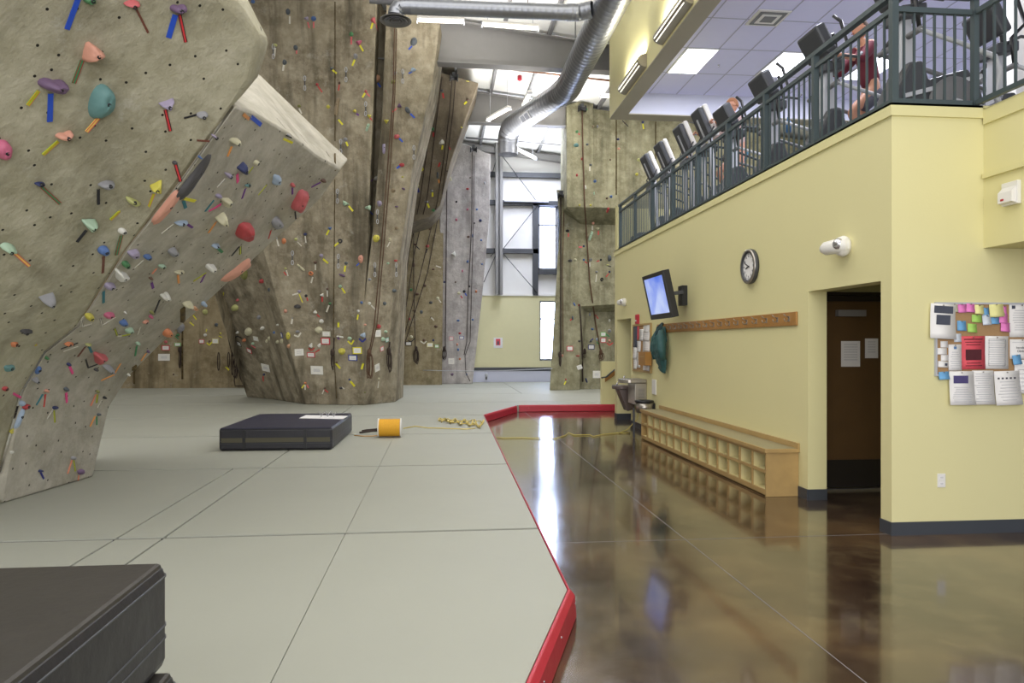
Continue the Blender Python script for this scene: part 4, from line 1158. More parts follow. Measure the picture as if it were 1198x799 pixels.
for a in ((371, 433, 15, 10, 'plain', 'plain white sheet card low on the tall wall left of its seam', 3), (364, 415, 10, 6, 'red', 'red edged card under two pink and white holds, tall wall'), (381, 399, 11, 8, 'red', 'red edged card touching the pale card left of the tall wall seam'),
          (382, 390.5, 10, 6, 'pale', 'pale green grey card above a red edged one by the seam'), (350, 412, 10, 8, 'plain', 'plain white card left of the red edged pair on the tall wall'), (418, 410, 10.5, 8, 'yellow', 'yellow edged card right of the yellow disc hold'),
          (413, 418.5, 11, 7, 'blue', 'blue edged card just under the yellow edged one'), (442, 390, 7, 8, 'plain', 'white square card under a red hold right of the crack'), (452.5, 397.5, 5, 5, 'teal', 'little teal edged card near the right edge of the tall wall'),
          (446.5, 408, 5.5, 5.5, 'pink', 'little pink edged card below the teal edged one'), (441, 430, 8, 9, 'plain', 'white card beside a coiled rope, lowest right of the crack', 3), (299.5, 396, 7, 6, 'pale', 'pale blank card on the shaded left facet of the tall wall'),
          (280, 402, 7, 6, 'black', 'black edged card at the left edge of the tall wall'), (292, 410, 8, 6, 'red', 'bright red edged card on the shaded left facet'), (311, 430, 11, 10, 'plain', 'white sheet lowest on the shaded left facet', 3),
          (330, 392, 4, 6, 'blue', 'narrow upright blue edged card beside the yellow oval hold'), (252, 399, 7, 6, 'cream', 'cream card on rear left wall'), (236, 399.5, 6, 5, 'red', 'small red card on rear left wall'),
          (208, 403, 7, 4, 'green', 'green edged card on rear left wall'), (194, 407, 9, 6, 'red', 'red edged card nearest the overhang on the rear left wall'), (192, 418, 13, 8, 'plain', 'wide white card under a red edged one, rear left wall', 3),
          (478, 402, 7, 4.5, 'black', 'black edged card beside the fanning ropes'), (503, 403.5, 7, 5, 'cream', 'cream card on the recessed wall beside the pale wall'), (511, 405, 4.5, 3.5, 'green', 'tiny green edged card at the corner of the pale wall'),
          (528, 396, 4.5, 4.5, 'pink', 'pink edged card on the pale wall'), (540, 395, 5, 4, 'blue', 'bright blue edged card on the pale wall'), (528, 422.5, 7, 7, 'plain', 'white card lowest on the pale wall'),
          (666.6, 407.7, 7.5, 6, 'red', 'red edged card on the green wall left of the ropes'), (691.6, 406, 7.5, 5.5, 'navy', 'navy edged card on the green wall between the ropes'), (705.7, 398, 6.5, 6, 'red', 'red edged card under a green edged one, green wall'),
          (705.7, 391, 6.5, 5, 'green', 'green edged card highest on the green wall'), (698, 438, 9, 8.5, 'plain', 'white card above the low yellow wall', 3)):
    card(*a[:6], lines=(a[6] if len(a) > 6 else 2))
card(678, 429.5, 6, 5, 'plain', 'white card hanging crooked low on the green wall', tilt=.35)

def rope(pts, r, m, label, off=.06, coil=None, name='climbing_rope', group='climbing ropes'):
    ps = []
    for i in range(len(pts) - 1):
        n = max(2, int(math.hypot(pts[i+1][0]-pts[i][0], pts[i+1][1]-pts[i][1]) / 9))
        for t in range(n):
            u = pts[i][0] + (pts[i+1][0]-pts[i][0]) * t / n; v = pts[i][1] + (pts[i+1][1]-pts[i][1]) * t / n
            h_ = surf_hit(u, v)
            if h_: ps.append(h_[0] - ray(u, v).normalized() * off)
    h_ = surf_hit(*pts[-1])
    if h_: ps.append(h_[0] - ray(*pts[-1]).normalized() * off)
    # hang in front of ledges: never step suddenly backwards
    ps = [ps[0]] + [b_ for a, b_ in zip(ps, ps[1:]) if (b_ - a).length < 3]
    o = MB().tube(ps, r, 6).build(name, m, **tags(label, 'rope', group))
    return o, ps
def coil(o, u, v, hpx, m, n=4, wpx=7):
    """loops of rope tied off at the bottom of a line"""
    h_ = surf_hit(u, v)
    if not h_: return
    p = h_[0]; s = mpp(p); rnd = random.Random(int(u * 13 + v)); y = Vector((0, 0, 1)); x = Vector((CT, -ST, 0)); nn = -ray(u, v).normalized()
    for i in range(n):
        ww = wpx * s * rnd.uniform(.12, .32); L = hpx * s * rnd.uniform(.65, 1.0); c = p + nn * (.10 + .02 * i) + x * rnd.uniform(-.5, .5) * wpx * s * .4
        pts = [c + x * ww * math.sin(2*PI*k/16) + y * (L/2 * math.cos(2*PI*k/16) - L/2) for k in range(16)]
        MB().tube(pts, .009, 5, closed=True).build('rope_loop', m, o)
    MB().lathe(p + nn * .1 + y * .03, (0, 0, 1), [(-.09, .03), (-.05, .05), (.04, .05), (.09, .02)], 8, cap=True).build('knot', m, o)
ro, dk = M['rope_brown'], M['rope_dark']
def R(pts, r, m, label, c=None):
    o, ps = rope(pts, r, m, label)
    if c: coil(o, *c[:3], m, *(c[3:]))
R([(461.5, 32), (460, 110), (454, 190), (446, 290), (438, 380), (432, 412)], .013, ro, 'brown top rope right of the crack, tied off in loops at its foot', (432, 414, 30, 6, 10))
R([(464, 34), (462, 110), (457, 190), (449, 290), (441, 380), (433, 414)], .012, ro, 'second strand beside the brown top rope right of the crack')
R([(456, 400), (455, 410)], .02, dk, 'short dark rope bundle hanging at the right edge of the tall wall', (455, 412, 26, 5, 8))
R([(391, 395), (390, 412)], .016, dk, 'short rope coil hanging over the seam of the tall wall', (389, 414, 22, 3, 5))
R([(512, 86), (505, 130), (499, 180), (492, 230), (478, 300), (466, 400)], .015, dk, 'leftmost of the fanning ropes under the square overhang')
R([(517, 90), (512, 130), (506, 180), (500, 230), (484, 300), (468, 405)], .015, dk, 'second of the fanning ropes under the square overhang')
R([(529, 92), (526, 130), (520, 180), (512, 235), (492, 320), (468, 412)], .015, dk, 'third of the fanning ropes under the square overhang')
R([(533, 92), (530, 130), (524, 180), (516, 236), (500, 320), (469, 416)], .015, dk, 'rightmost of the fanning ropes under the square overhang')
R([(484, 262), (484, 330), (486, 408)], .017, dk, 'straight dark rope hanging below the square overhang with a coil', (487, 409, 20, 6, 9))
R([(466, 395), (467, 452)], .022, dk, 'thick dark rope bundle in the corner behind the tall wall')
R([(523, 200), (522, 300), (521, 408)], .017, dk, 'dark rope down the left side of the pale wall with a coil', (520, 409, 12, 5, 7))
R([(552.5, 172), (552, 260), (548, 340), (546, 400), (543, 415)], .015, dk, 'dark rope down the right side of the pale wall')
R([(555, 172), (554, 260), (550, 400), (544, 416), (545, 436), (550, 446)], .013, dk, 'thin second strand on the right side of the pale wall')
R([(681, 122), (682, 180), (684, 240), (690, 330), (697, 380), (703, 412)], .022, ro, 'thick brown rope slanting down the middle of the green wall', (703, 413, 10, 4, 9))
R([(656, 226), (656, 320), (656, 412)], .022, dk, 'dark rope along the left edge of the green wall with a coil', (655, 416, 14, 3, 4))
R([(660, 226), (658, 320), (659, 414)], .013, ro, 'thin brown rope beside the dark one at the green wall edge')
R([(678, 356), (681, 400), (682, 456)], .022, dk, 'dark rope below the lower ledge of the green wall', (684, 412, 8, 2, 9))
R([(262, 372), (268, 400), (275, 430)], .015, dk, 'dark rope on the rear left wall')
R([(212, 405), (210, 430)], .02, dk, 'short rope looped on the seam of the rear left wall', (210, 410, 24, 2, 5))
# dark gear bundle with a loop that reaches the mats
h_ = surf_hit(271, 412)
g = thing('gear_bundle', 'bunch of dark harness gear hanging left of the tall wall', 'climbing gear', h_[0])
nn = -ray(271, 412).normalized(); rnd = random.Random(5); xr = Vector((CT, -ST, 0))
for i in range(7):
    c = h_[0] + nn * (.12 + .015 * i) + xr * rnd.uniform(-.45, .3); L = rnd.uniform(.35, .9)
    pts = [c + xr * (.035 + .02 * (i % 3)) * math.sin(2*PI*k/14) + Vector((0, 0, L/2 * math.cos(2*PI*k/14) - L/2)) for k in range(14)]
    MB().tube(pts, .014, 5, closed=True).build('sling', M['rope_dark'], g)
c = P(277, 440, Y=24.2); pts = []
for u, v in ((277, 412), (276, 430), (274, 445), (275, 455), (281, 462), (286, 458), (285, 450), (281, 442), (279, 430), (278, 414)): pts.append(P(u, v, Y=24.5) if v < 452 else P(u, min(v, 463), Y=24.5 if v < 456 else 22.6) if False else P(u, min(v, 451.5), Y=24.6) )
MB().tube(pts, .018, 6).build('rope_loop', M['rope_dark'], g)
# quickdraws
def quickdraw(u, v, where):
    h_ = surf_hit(u, v)
    if not h_: return
    p, n_, _ = h_; s = mpp(p); x, y = basis(n_); z = Vector((0, 0, 1)); c = p + n_ * .03
    o = thing('quickdraw', 'quickdraw with pale clip hanging ' + where, 'quickdraw', p, 'quickdraws clipped along the walls')
    MB().obox(c - z * .10, x * .012, z * .07, n_ * .003).build('sling', M['dark_grey'], o)
    for cz, nm in ((0.0, 'carabiner'), (-.22, 'carabiner')):
        pts = [c + z * cz + x * .024 * math.sin(2*PI*k/12) + z * .055 * math.cos(2*PI*k/12) for k in range(12)]
        MB().tube(pts, .008, 5, closed=True).build(nm, M['light_grey'], o)
for (u, v, wt) in ((357, 94, 'beside the topmost red hold, left of the seam'), (405, 84, 'just right of the seam, above the red taped hold'), (320, 57, 'by the nose of the near wall'), (428, 124, 'at the dark crack'), (399, 168, 'above the prow tip'),
                   (471, 86, 'right of the olive hold near the duct'), (395, 226, 'right of the prow tip'), (342, 298, 'on the shaded lower volume'), (396, 302, 'right of the seam at mid height'), (441, 250, 'below the lilac block'),
                   (438, 312, 'below the yellow round hold'), (463, 312, 'near the right edge of the tall wall'), (484, 175, 'on the square overhang'), (479, 232, 'at the left edge of the square overhang')):
    quickdraw(u, v - 2, wt)
# rope pulleys at the wall tops
for (u, v, lb) in ((531, 88, 'black rope pulley on top of the square overhang'), (554, 172, 'black rope pulley on top of the pale wall'), (681, 124, 'black rope pulley at the top corner of the green wall'), (657, 226, 'black rope pulley on the lower shoulder of the green wall')):
    h_ = surf_hit(u, v + 3)
    if h_:
        c = h_[0] - ray(u, v).normalized() * .14
        o = thing('rope_pulley', lb, 'pulley', c)
        MB().lathe(c - Vector((.12, 0, 0)), (1, 0, 0), [(0, .02), (0, .10), (.03, .10), (.05, .06), (.19, .06), (.21, .10), (.24, .10), (.24, .02)], 16).build('drum', M['black'], o)
        MB().box(c - Vector((.05, .02, -.05)), c + Vector((.05, .14, .16))).build('bracket', M['dark_grey'], o)
# thin white cord strung across the back as a barrier
pa = surf_hit(495, 433)[0]; pb = surf_hit(646, 431)[0]
pa = pa + Vector((0, -.05, 0)); pb = pb + Vector((0, -.03, 0))
MB().tube([pa.lerp(pb, t/12) + Vector((0, 0, -.05 * math.sin(PI*t/12))) for t in range(13)], .012, 5).build('barrier_cord', M['light_grey'], **tags('thin white cord strung low across the back between the walls', 'cord'))
# ================================================================== CRASH PADS, SPOOL, CORDS
def pad(x0, y0, x1, y1, z0, z1, label, top, side, rot=0, band=None, group=None, cx=None):
    c = Vector(((x0 + x1) / 2, (y0 + y1) / 2, z0)); o = thing('crash_pad', label, 'crash pad', c, group)
    o.rotation_euler = (0, 0, rot)
    e = .012
    MB().box((x0, y0, z0 + .002), (x1, y1, z1 - .004)).build('pad_body', side, o, bevel=.03)
    MB().box((x0 + .012, y0 + .012, z1 - .03), (x1 - .012, y1 - .012, z1)).build('pad_cover', top, o, bevel=.012)
    for zz in ((z1 - .035), (z0 + (z1 - z0) * .42), (z0 + (z1 - z0) * .30)):
        pts = [(x0 - .0, y0 - .0, zz), (x1, y0, zz), (x1, y1, zz), (x0, y1, zz)]
        pts = [(x0 + .03, y0, zz), (x1 - .03, y0, zz), (x1 - .008, y0 + .008, zz), (x1, y0 + .03, zz), (x1, y1 - .03, zz), (x1 - .008, y1 - .008, zz), (x1 - .03, y1, zz), (x0 + .03, y1, zz), (x0 + .008, y1 - .008, zz), (x0, y1 - .03, zz), (x0, y0 + .03, zz), (x0 + .008, y0 + .008, zz)]
        MB().tube(pts, .0035, 5, closed=True).build('welt', M['dark_grey'], o)
    if band:
        MB().box((x0 + .03, y0 - .004, z0 + (z1-z0)*.36), (x1 - .03, y0 + .01, z0 + (z1-z0)*.56)).build('webbing', band, o)
        for t in (.22, .76):
            xx = x0 + (x1 - x0) * t; MB().box((xx - .02, y0 - .007, z0 + .02), (xx + .02, y0 + .01, z1 - .03)).build('strap', M['black'], o)
    return o
pad(-2.32, .28, -.78, 2.19, .66, .96, 'biggest near black crash pad, topmost of the stack at the bottom left corner', M['black_top'], M['black_vinyl'], group=None)
pad(-2.30, .26, -.745, 2.165, .36, .657, 'dark pad mostly hidden under the near black pad', M['black_top'], M['black_vinyl'])
pad(-2.33, .25, -.76, 2.18, .166, .357, 'thin lowest pad of the near black stack', M['black_top'], M['black_vinyl'])
pp = pad(-2.93, 10.05, -1.44, 12.1, MATZ + .006, MATZ + .31, 'low black and navy crash pad lying on the mats in mid floor', M['navy_vinyl'], M['black_vinyl'], rot=-.012, band=M['khaki_band'])
# white sheet with wire coil lying on the pad
zt_ = MATZ + .314
c = P(380, 488, Z=zt_)
o = thing('clipboard', 'white sheet with a wire coil lying on the low black pad', 'clipboard', c)
q = [P(350, 489.5, Z=zt_), P(358, 486, Z=zt_), P(407, 487, Z=zt_), P(401, 490.5, Z=zt_)]
MB().prism(q, (0, 0, .006)).build('sheet', M['paper'], o)
MB().tube([c + Vector((-.1 + .012 * k, .06 * math.sin(k * .8), .045 + .04 * math.cos(k * .8))) for k in range(24)], .005, 5).build('wire_coil', M['chrome'], o)
# yellow rope spool
sc_ = P(456.5, 499.5, Z=MATZ + .145); sc_ = Vector((sc_.x, 11.35, MATZ + .148))
o = thing('rope_spool', 'spool of golden yellow rope with white end discs on the mats', 'spool', (sc_.x, sc_.y, MATZ))
for sx in (-1, 1): MB().lathe(sc_ + Vector((sx * .17 - .008, 0, 0)), (1, 0, 0), [(0, .02), (0, .146), (.016, .146), (.016, .02)], 32).build('end_disc', M['white'], o)
pr = [(-.158, .1)] + [(-.158 + .316 * k / 44, .132 + .006 * (k % 2)) for k in range(45)] + [(.158, .1)]
MB().lathe(sc_, (1, 0, 0), pr, 32).build('wound_rope', M['spool_yellow'], o)
MB().tube([sc_ + Vector((-.18, .02, -.12)), sc_ + Vector((-.26, .05, -.133)), sc_ + Vector((-.42, .1, -.138)), sc_ + Vector((-.56, .2, -.138))], .008, 5).build('loose_end', M['cord_orange'], o)
ps = [(421, 506), (428, 505), (436, 504), (447, 504), (441, 502), (430, 503), (424, 504)]
MB().tube([P(u, v, Z=MATZ + .02) for u, v in ps], .016, 6).build('rope_scrap', M['rope_dark'], **tags('frayed dark rope scrap between the black pad and the yellow spool', 'rope'))
# loose yellow cord: pile, run and the extension cord crossing the polished floor
def on(u, v, z): return P(u, v, Z=z)
pl = [(472, 501), (486, 498.5), (500, 500.5), (520, 501), (545, 502), (556, 501)]
MB().tube([on(u, v, MATZ + .014) for u, v in pl], .009, 5).build('yellow_cord', M['rope_yellow'], **tags('thin yellow cord running from the spool over the mats', 'cord'))
rnd = random.Random(3); pts = []
for k in range(90):
    t = k / 89; uu = 513 + 52 * t + 2.5 * math.sin(k * 1.1); vv = 490.5 + 5.5 * t + 3.2 * math.sin(k * .77) * (.3 + t) + 1.2 * math.cos(k * 1.9)
    pts.append(on(uu, vv, MATZ + .013 + .012 * (k % 3)))
MB().tube(pts, .011, 5).build('yellow_cord', M['rope_yellow'], **tags('tangled heap of pale yellow cord near the mat edge', 'cord'))
ce = [(581, 511.5), (590, 512.5), (610, 512), (635, 513), (650, 513), (662, 509), (665, 506), (672, 509), (690, 508.5), (694, 510.5), (706, 508), (722, 506.5), (737, 506.5)]
cp = [on(u, v, .012) for u, v in ce] + [Vector((3.18, 12.7, .012)), Vector((3.45, 13.15, .02)), Vector((3.68, 13.3, .2)), Vector((3.70, 13.3, .38))]
MB().tube(cp, .008, 5).build('extension_cord', cmat('cordyl', (196, 180, 84), .5), **tags('yellow extension cord snaking over the polished floor to the wall', 'cord'))

# ================================================================== BENCH WITH CUBBIES
bx0, bx1, by0, by1, bh = 3.37, 3.738, 7.27, 11.98, .50
o = thing('cubby_bench', 'long oak shoe bench with two rows of open cubbies', 'bench', ((bx0 + bx1) / 2, (by0 + by1) / 2, 0))
nC = 14; pit = (by1 - by0 - .03) / nC; fx = bx0 + .012
MB().box((fx + .02, by0 + .024, .004), (bx1, by1 - .024, .05)).build('plinth', M['oak'], o)
for y in (by0, by1 - .022): MB().box((fx, y, .002), (bx1, y + .022, bh - .034)).build('end_panel', M['oak'], o)
MB().box((bx1 - .02, by0 + .022, .05), (bx1, by1 - .022, bh - .034)).build('back_panel', M['cubby_cream'], o)
for z in (.05, .255): MB().box((fx + .018, by0 + .022, z), (bx1 - .02, by1 - .022, z + .014)).build('shelf', M['cubby_cream'], o)
mbf = MB()
for z0, z1 in ((.022, .07), (.245, .275), (bh - .064, bh - .034)): mbf.box((fx, by0 + .022, z0), (fx + .018, by1 - .022, z1))
for k in range(1, nC): y = by0 + .015 + pit * k; mbf.box((fx - .0005, y - .012, .07), (fx + .0175, y + .012, bh - .064))
mbf.build('face_frame', M['oak'], o)
for k in range(1, nC): y = by0 + .015 + pit * k; MB().box((fx + .018, y - .008, .064), (bx1 - .02, y + .008, bh - .035)).build('divider', M['cubby_cream'], o)
MB().box((bx0 + .02, by0 - .004, bh - .032), (bx1 - .02, by1 - .01, bh)).build('seat_top', M['laminate'], o)
MB().box((bx0 - .008, by0 - .024, bh - .036), (bx0 + .02, by1 + .005, bh + .002)).box((bx0 + .02, by0 - .024, bh - .036), (bx1, by0 - .004, bh + .002)).build('edging', M['oak'], o)
MB().box((bx1 - .02, by0 - .024, bh + .002), (bx1, by1 + .1, bh + .058)).build('back_rail', M['oak'], o)

# hook rail
hz0, hz1 = 1.79, 1.935
o = thing('coat_rail', 'long oak board with a row of metal coat hooks on the yellow wall', 'coat rail', (WX, 9.9, hz0))
MB().box((WX - .022, 7.29, hz0), (WX - .001, 12.2, hz1)).build('board', M['oak_dark'], o, bevel=.004)
for k in range(17):
    y = 7.44 + k * .268; zc_ = (hz0 + hz1) / 2; x0 = WX - .022
    h_ = MB().obox((x0 - .003, y, zc_), (.003, 0, 0), (0, .012, 0), (0, 0, .03))
    h_.tube([(x0 - .004, y, zc_ - .005), (x0 - .03, y, zc_ - .03), (x0 - .05, y, zc_ - .02), (x0 - .055, y, zc_ + .005)], .005, 5)
    h_.tube([(x0 - .004, y, zc_ + .015), (x0 - .035, y, zc_ + .03), (x0 - .06, y, zc_ + .05)], .005, 5)
    h_.build('hook', M['stainless'], o)
# jacket on the last hooks
jy = P(772, 400, X=WX - .12).y
def jz(v): return P(772, v, X=WX - .12).z
zt, zb_ = jz(382), jz(433)
o = thing('jacket', 'teal quilted jacket hanging from the coat rail below the screen', 'jacket', (WX - .1, jy, zb_))
rows = 22; seg = 28; V = []; Fc = []
for i in range(rows + 1):
    t = i / rows; z = zt + (zb_ - zt) * t
    hw = (.05 + .15 * min(1, t * 3.2) ** .8 - .03 * max(0, t - .55) ** 1.2) * (1 + .05 * math.sin(t * 26)) 
    dp = .035 + .055 * math.sin(PI * min(1, t * 1.05 + .05)) + .010 * abs(math.sin(t * 20))
    if t > .85: hw *= 1 - (t - .85) * 1.6
    for k in range(seg):
        a = 2 * PI * k / seg; fold = 1 + .09 * math.sin(5 * a + t * 4) + .05 * math.sin(9 * a - t * 7)
        slant = .10 * t
        zz = z + (.10 * math.cos(a) * max(0, t - .8) * 5 * .5) 
        V.append(Vector((WX - .028 - dp - dp * math.sin(a) * fold, jy + hw * math.cos(a) * fold + slant * .4, zz)))
mbj = MB(); vs = [mbj.bm.verts.new(v) for v in V]
for i in range(rows):
    for k in range(seg): f = mbj.bm.faces.new((vs[i*seg+k], vs[i*seg+(k+1)%seg], vs[(i+1)*seg+(k+1)%seg], vs[(i+1)*seg+k])); f.smooth = True
mbj.bm.faces.new(vs[:seg][::-1]); mbj.bm.faces.new(vs[-seg:])
mbj.build('body', M['jacket'], o)
for sgn in (-1, 1):      # sleeves hanging at both sides
    yb_ = jy + sgn * .15
    MB().tube([(WX - .12, jy + sgn * .08, zt - .08), (WX - .15, yb_, zt - .2), (WX - .16, yb_ + sgn * .05, (zt + zb_) / 2), (WX - .13, yb_ + sgn * .03, zb_ + .18)], [.05, .075, .07, .055], 12).build('sleeve', M['jacket'], o)
MB().tube([(WX - .13, jy - .07, zt - .02), (WX - .18, jy, zt - .16), (WX - .13, jy + .07, zt - .02), (WX - .08, jy, zt + .04)], .03, 8, closed=True).build('hood', M['jacket_lining'], o)

# television on a tilting arm
tl = P(761, 322.5, X=3.24); 
yA, yB = 10.28, 11.33; zl0, zl1 = 1.985, 2.67
top = Vector((3.22, 0, zl1)); bot = Vector((3.37, 0, zl0)); up = (top - bot); up.y = 0; H_ = up.length; upn = up.normalized(); nrm = Vector((-upn.z, 0, upn.x)) ; nrm = Vector((-abs(upn.z), 0, -abs(upn.x)))
cc = Vector(((top.x + bot.x) / 2, (yA + yB) / 2, (zl0 + zl1) / 2)); HW = (yB - yA) / 2
o = thing('television', 'black flat television tilted down from the wall showing blue sky and cloud', 'television', cc)
Yv = Vector((0, 1, 0))
MB().obox(cc - nrm * .05, Yv * HW, upn * H_ / 2, nrm * .05).build('housing', M['black'], o, bevel=.008)
MB().obox(cc - nrm * .12, Yv * HW * .6, upn * H_ * .33, nrm * .03).build('rear_bulge', M['dark_grey'], o, bevel=.01)
mb = MB()
for s_, a, b_ in ((1, 0, 0), (-1, 0, 0)): mb.obox(cc + Yv * s_ * (HW - .025) + nrm * .006, Yv * .025, upn * H_ / 2, nrm * .006)
mb.obox(cc + upn * (H_ / 2 - .03) + nrm * .006, Yv * (HW - .05), upn * .03, nrm * .006); mb.obox(cc - upn * (H_ / 2 - .04) + nrm * .006, Yv * (HW - .05), upn * .04, nrm * .006)
mb.build('bezel', M['black'], o)
MB().obox(cc + upn * .01 + nrm * .002, Yv * (HW - .05), upn * (H_ / 2 - .065), nrm * .001).build('screen', M['screen'], o)
mt = MB().box((3.66, cc.y - .10, cc.z - .14), (WX - .001, cc.y + .10, cc.z + .16)); mt.build('wall_bracket', M['black'], o)
for s_ in (-1, 1): MB().bar(cc - nrm * .1 + Yv * s_ * .1, (3.67, cc.y + s_ * .1, cc.z + .06), .03, .05).build('tilt_arm', M['dark_grey'], o)

# clock
ck = P(876, 311.8, X=WX - .04); ck.x = WX
o = thing('wall_clock', 'round wall clock with silver rim and pale face above the coat rail', 'clock', ck)
MB().lathe(ck - Vector((.001, 0, 0)), (-1, 0, 0), [(0, .10), (0, .205), (.03, .212), (.05, .205), (.062, .185), (.058, .168), (.04, .163)], 48).build('case', M['dark_grey'], o)
MB().lathe(ck - Vector((.05, 0, 0)), (-1, 0, 0), [(0, .208), (.012, .204), (.016, .19), (.01, .176)], 48).build('rim', M['stainless'], o)
MB().lathe(ck - Vector((.036, 0, 0)), (-1, 0, 0), [(0, .001), (.004, .165)], 48).build('face', M['paper'], o)
fxk = WX - .043
def hand(deg, L, w_): 
    a = math.radians(deg); d = Vector((0, -math.sin(a), math.cos(a))); s_ = Vector((0, math.cos(a), math.sin(a)))
    c = Vector((fxk, ck.y, ck.z)) + d * L * .42; MB().obox(c, (.002, 0, 0), d * L * .58, s_ * w_).build('hand', M['black'], o)
hand(-66, .125, .005); hand(-103, .085, .007)
mb = MB()
for k in range(60):
    a = 2 * PI * k / 60; d = Vector((0, -math.sin(a), math.cos(a))); s_ = Vector((0, math.cos(a), math.sin(a)))
    mb.obox(Vector((fxk, ck.y, ck.z)) + d * .15, (.001, 0, 0), d * (.009 if k % 5 == 0 else .004), s_ * (.003 if k % 5 == 0 else .0012))
mb.build('minute_marks', M['ink'], o)
def text_mesh(txt, size, origin, xdir, updir, m, parent, name='lettering', depth=.001, bold=0):
    cu = bpy.data.curves.new('t', 'FONT'); cu.body = txt; cu.size = size; cu.extrude = depth; cu.offset = bold; cu.align_x = 'CENTER'; cu.align_y = 'CENTER'
    t = bpy.data.objects.new('t', cu); COL.objects.link(t); dg = bpy.context.evaluated_depsgraph_get(); dg.update()
    me = bpy.data.meshes.new_from_object(t.evaluated_get(dg)); bpy.data.objects.remove(t); bpy.data.curves.remove(cu)
    x, u = Vector(xdir).normalized(), Vector(updir).normalized(); n_ = x.cross(u); R_ = Matrix((x, u, n_)).transposed().to_4x4()
    me.transform(Matrix.Translation(Vector(origin) - root_of(parent).location) @ R_); me.materials.clear(); me.materials.append(m); me.name = name
    ob = bpy.data.objects.new(name, me); COL.objects.link(ob); ob.parent = parent; return ob
for k in range(1, 13):
    a = 2 * PI * k / 12; text_mesh(str(k), .034, (fxk, ck.y - math.sin(a) * .123, ck.z + math.cos(a) * .123), (0, -1, 0), (0, 0, 1), M['ink'], o, 'numeral')

# white spot fittings on the wall
def spot(u, v, s_, label):
    p = P(u, v, X=WX - .06); p.x = WX
    o = thing('wall_sensor', label, 'wall sensor', p)
    MB().lathe(p, (-1, 0, 0), [(0, .001), (0, .075 * s_), (.03 * s_, .085 * s_), (.07 * s_, .07 * s_), (.09 * s_, .001)], 24).build('wall_plate', M['white'], o)
    d = Vector((-.35, .93, -.05)).normalized()
    MB().lathe(p + Vector((-.05 * s_, -.03 * s_, .005)), d, [(-.05 * s_, .001), (-.05 * s_, .05 * s_), (.02, .062 * s_), (.16 * s_, .055 * s_), (.20 * s_, .03 * s_), (.20 * s_, .001)], 20).build('body', M['white'], o)
    MB().lathe(p + Vector((-.08 * s_, -.03 * s_, .012 * s_)), (-.75, -.66, 0), [(0, .045 * s_), (.02 * s_, .045 * s_), (.035 * s_, .03 * s_), (.04 * s_, .001)], 20).build('lens', M['chrome'], o)
spot(983, 288, 1.15, 'large white round sensor head on the yellow wall above the open doorway')
spot(728.5, 353.5, 1.0, 'small white round sensor head high beside the far opening')
# red alarm pull, plate, outlet
p = P(747, 373.5, X=WX); o = thing('fire_alarm', 'small red fire alarm box above the far notice board', 'fire alarm', p)
MB().box((WX - .05, p.y - .07, p.z - .09), (WX - .001, p.y + .07, p.z + .09)).build('box', M['red_vinyl'], o, bevel=.006); MB().box((WX - .06, p.y - .035, p.z - .04), (WX - .051, p.y + .035, p.z - .015)).build('handle', M['white'], o)
p = P(1101, 562, Y=FY); o = thing('wall_outlet', 'white double power outlet low on the front yellow wall', 'outlet', p)
MB().box((p.x - .036, FY - .007, p.z - .058), (p.x + .036, FY - .0005, p.z + .058)).build('plate', M['white'], o, bevel=.003)
for s_ in (-1, 1):
    MB().box((p.x - .017, FY - .0095, p.z + s_ * .026 - .016), (p.x + .017, FY - .007, p.z + s_ * .026 + .016)).build('socket', M['paper'], o)
    for t in (-1, 1): MB().box((p.x + t * .007 - .0012, FY - .0105, p.z + s_ * .026 - .006), (p.x + t * .007 + .0012, FY - .0095, p.z + s_ * .026 + .006)).build('slot', M['ink'], o)
p = P(766, 465, X=WX); MB().box((WX - .02, p.y - .11, .72), (WX - .001, p.y + .11, .98)).build('wall_plate', M['white'], bevel=.004, **tags('white blank plate on the yellow wall over the far bench end', 'wall plate'))
# emergency light on the bulkhead
bx = 4.56; pz = lambda v, u=1185: P(u, v, X=bx).z; py_ = lambda u: P(u, 225, X=bx).y
y0, y1, z0, z1 = py_(1195), py_(1176), pz(240), pz(213)
o = thing('emergency_light', 'white wall-mounted alarm strobe box at the right edge, high up', 'alarm light', (bx, (y0 + y1) / 2, z0))
MB().box((bx - .035, y0, z0), (bx - .001, y1, z1)).build('back_box', M['white'], o, bevel=.004)
MB().prism([(bx - .036, y0 + .01, z0 + .01), (bx - .075, y0 + .01, z0 + .02), (bx - .075, y0 + .01, z0 + (z1 - z0) * .55), (bx - .036, y0 + .01, z0 + (z1 - z0) * .78)], (0, y1 - y0 - .02, 0)).build('cover', M['paper'], o)
MB().box((bx - .08, (y0 + y1) / 2 + .01, z0 + .035), (bx - .076, (y0 + y1) / 2 + .04, z0 + .05)).build('red_lamp', M['red_vinyl'], o)

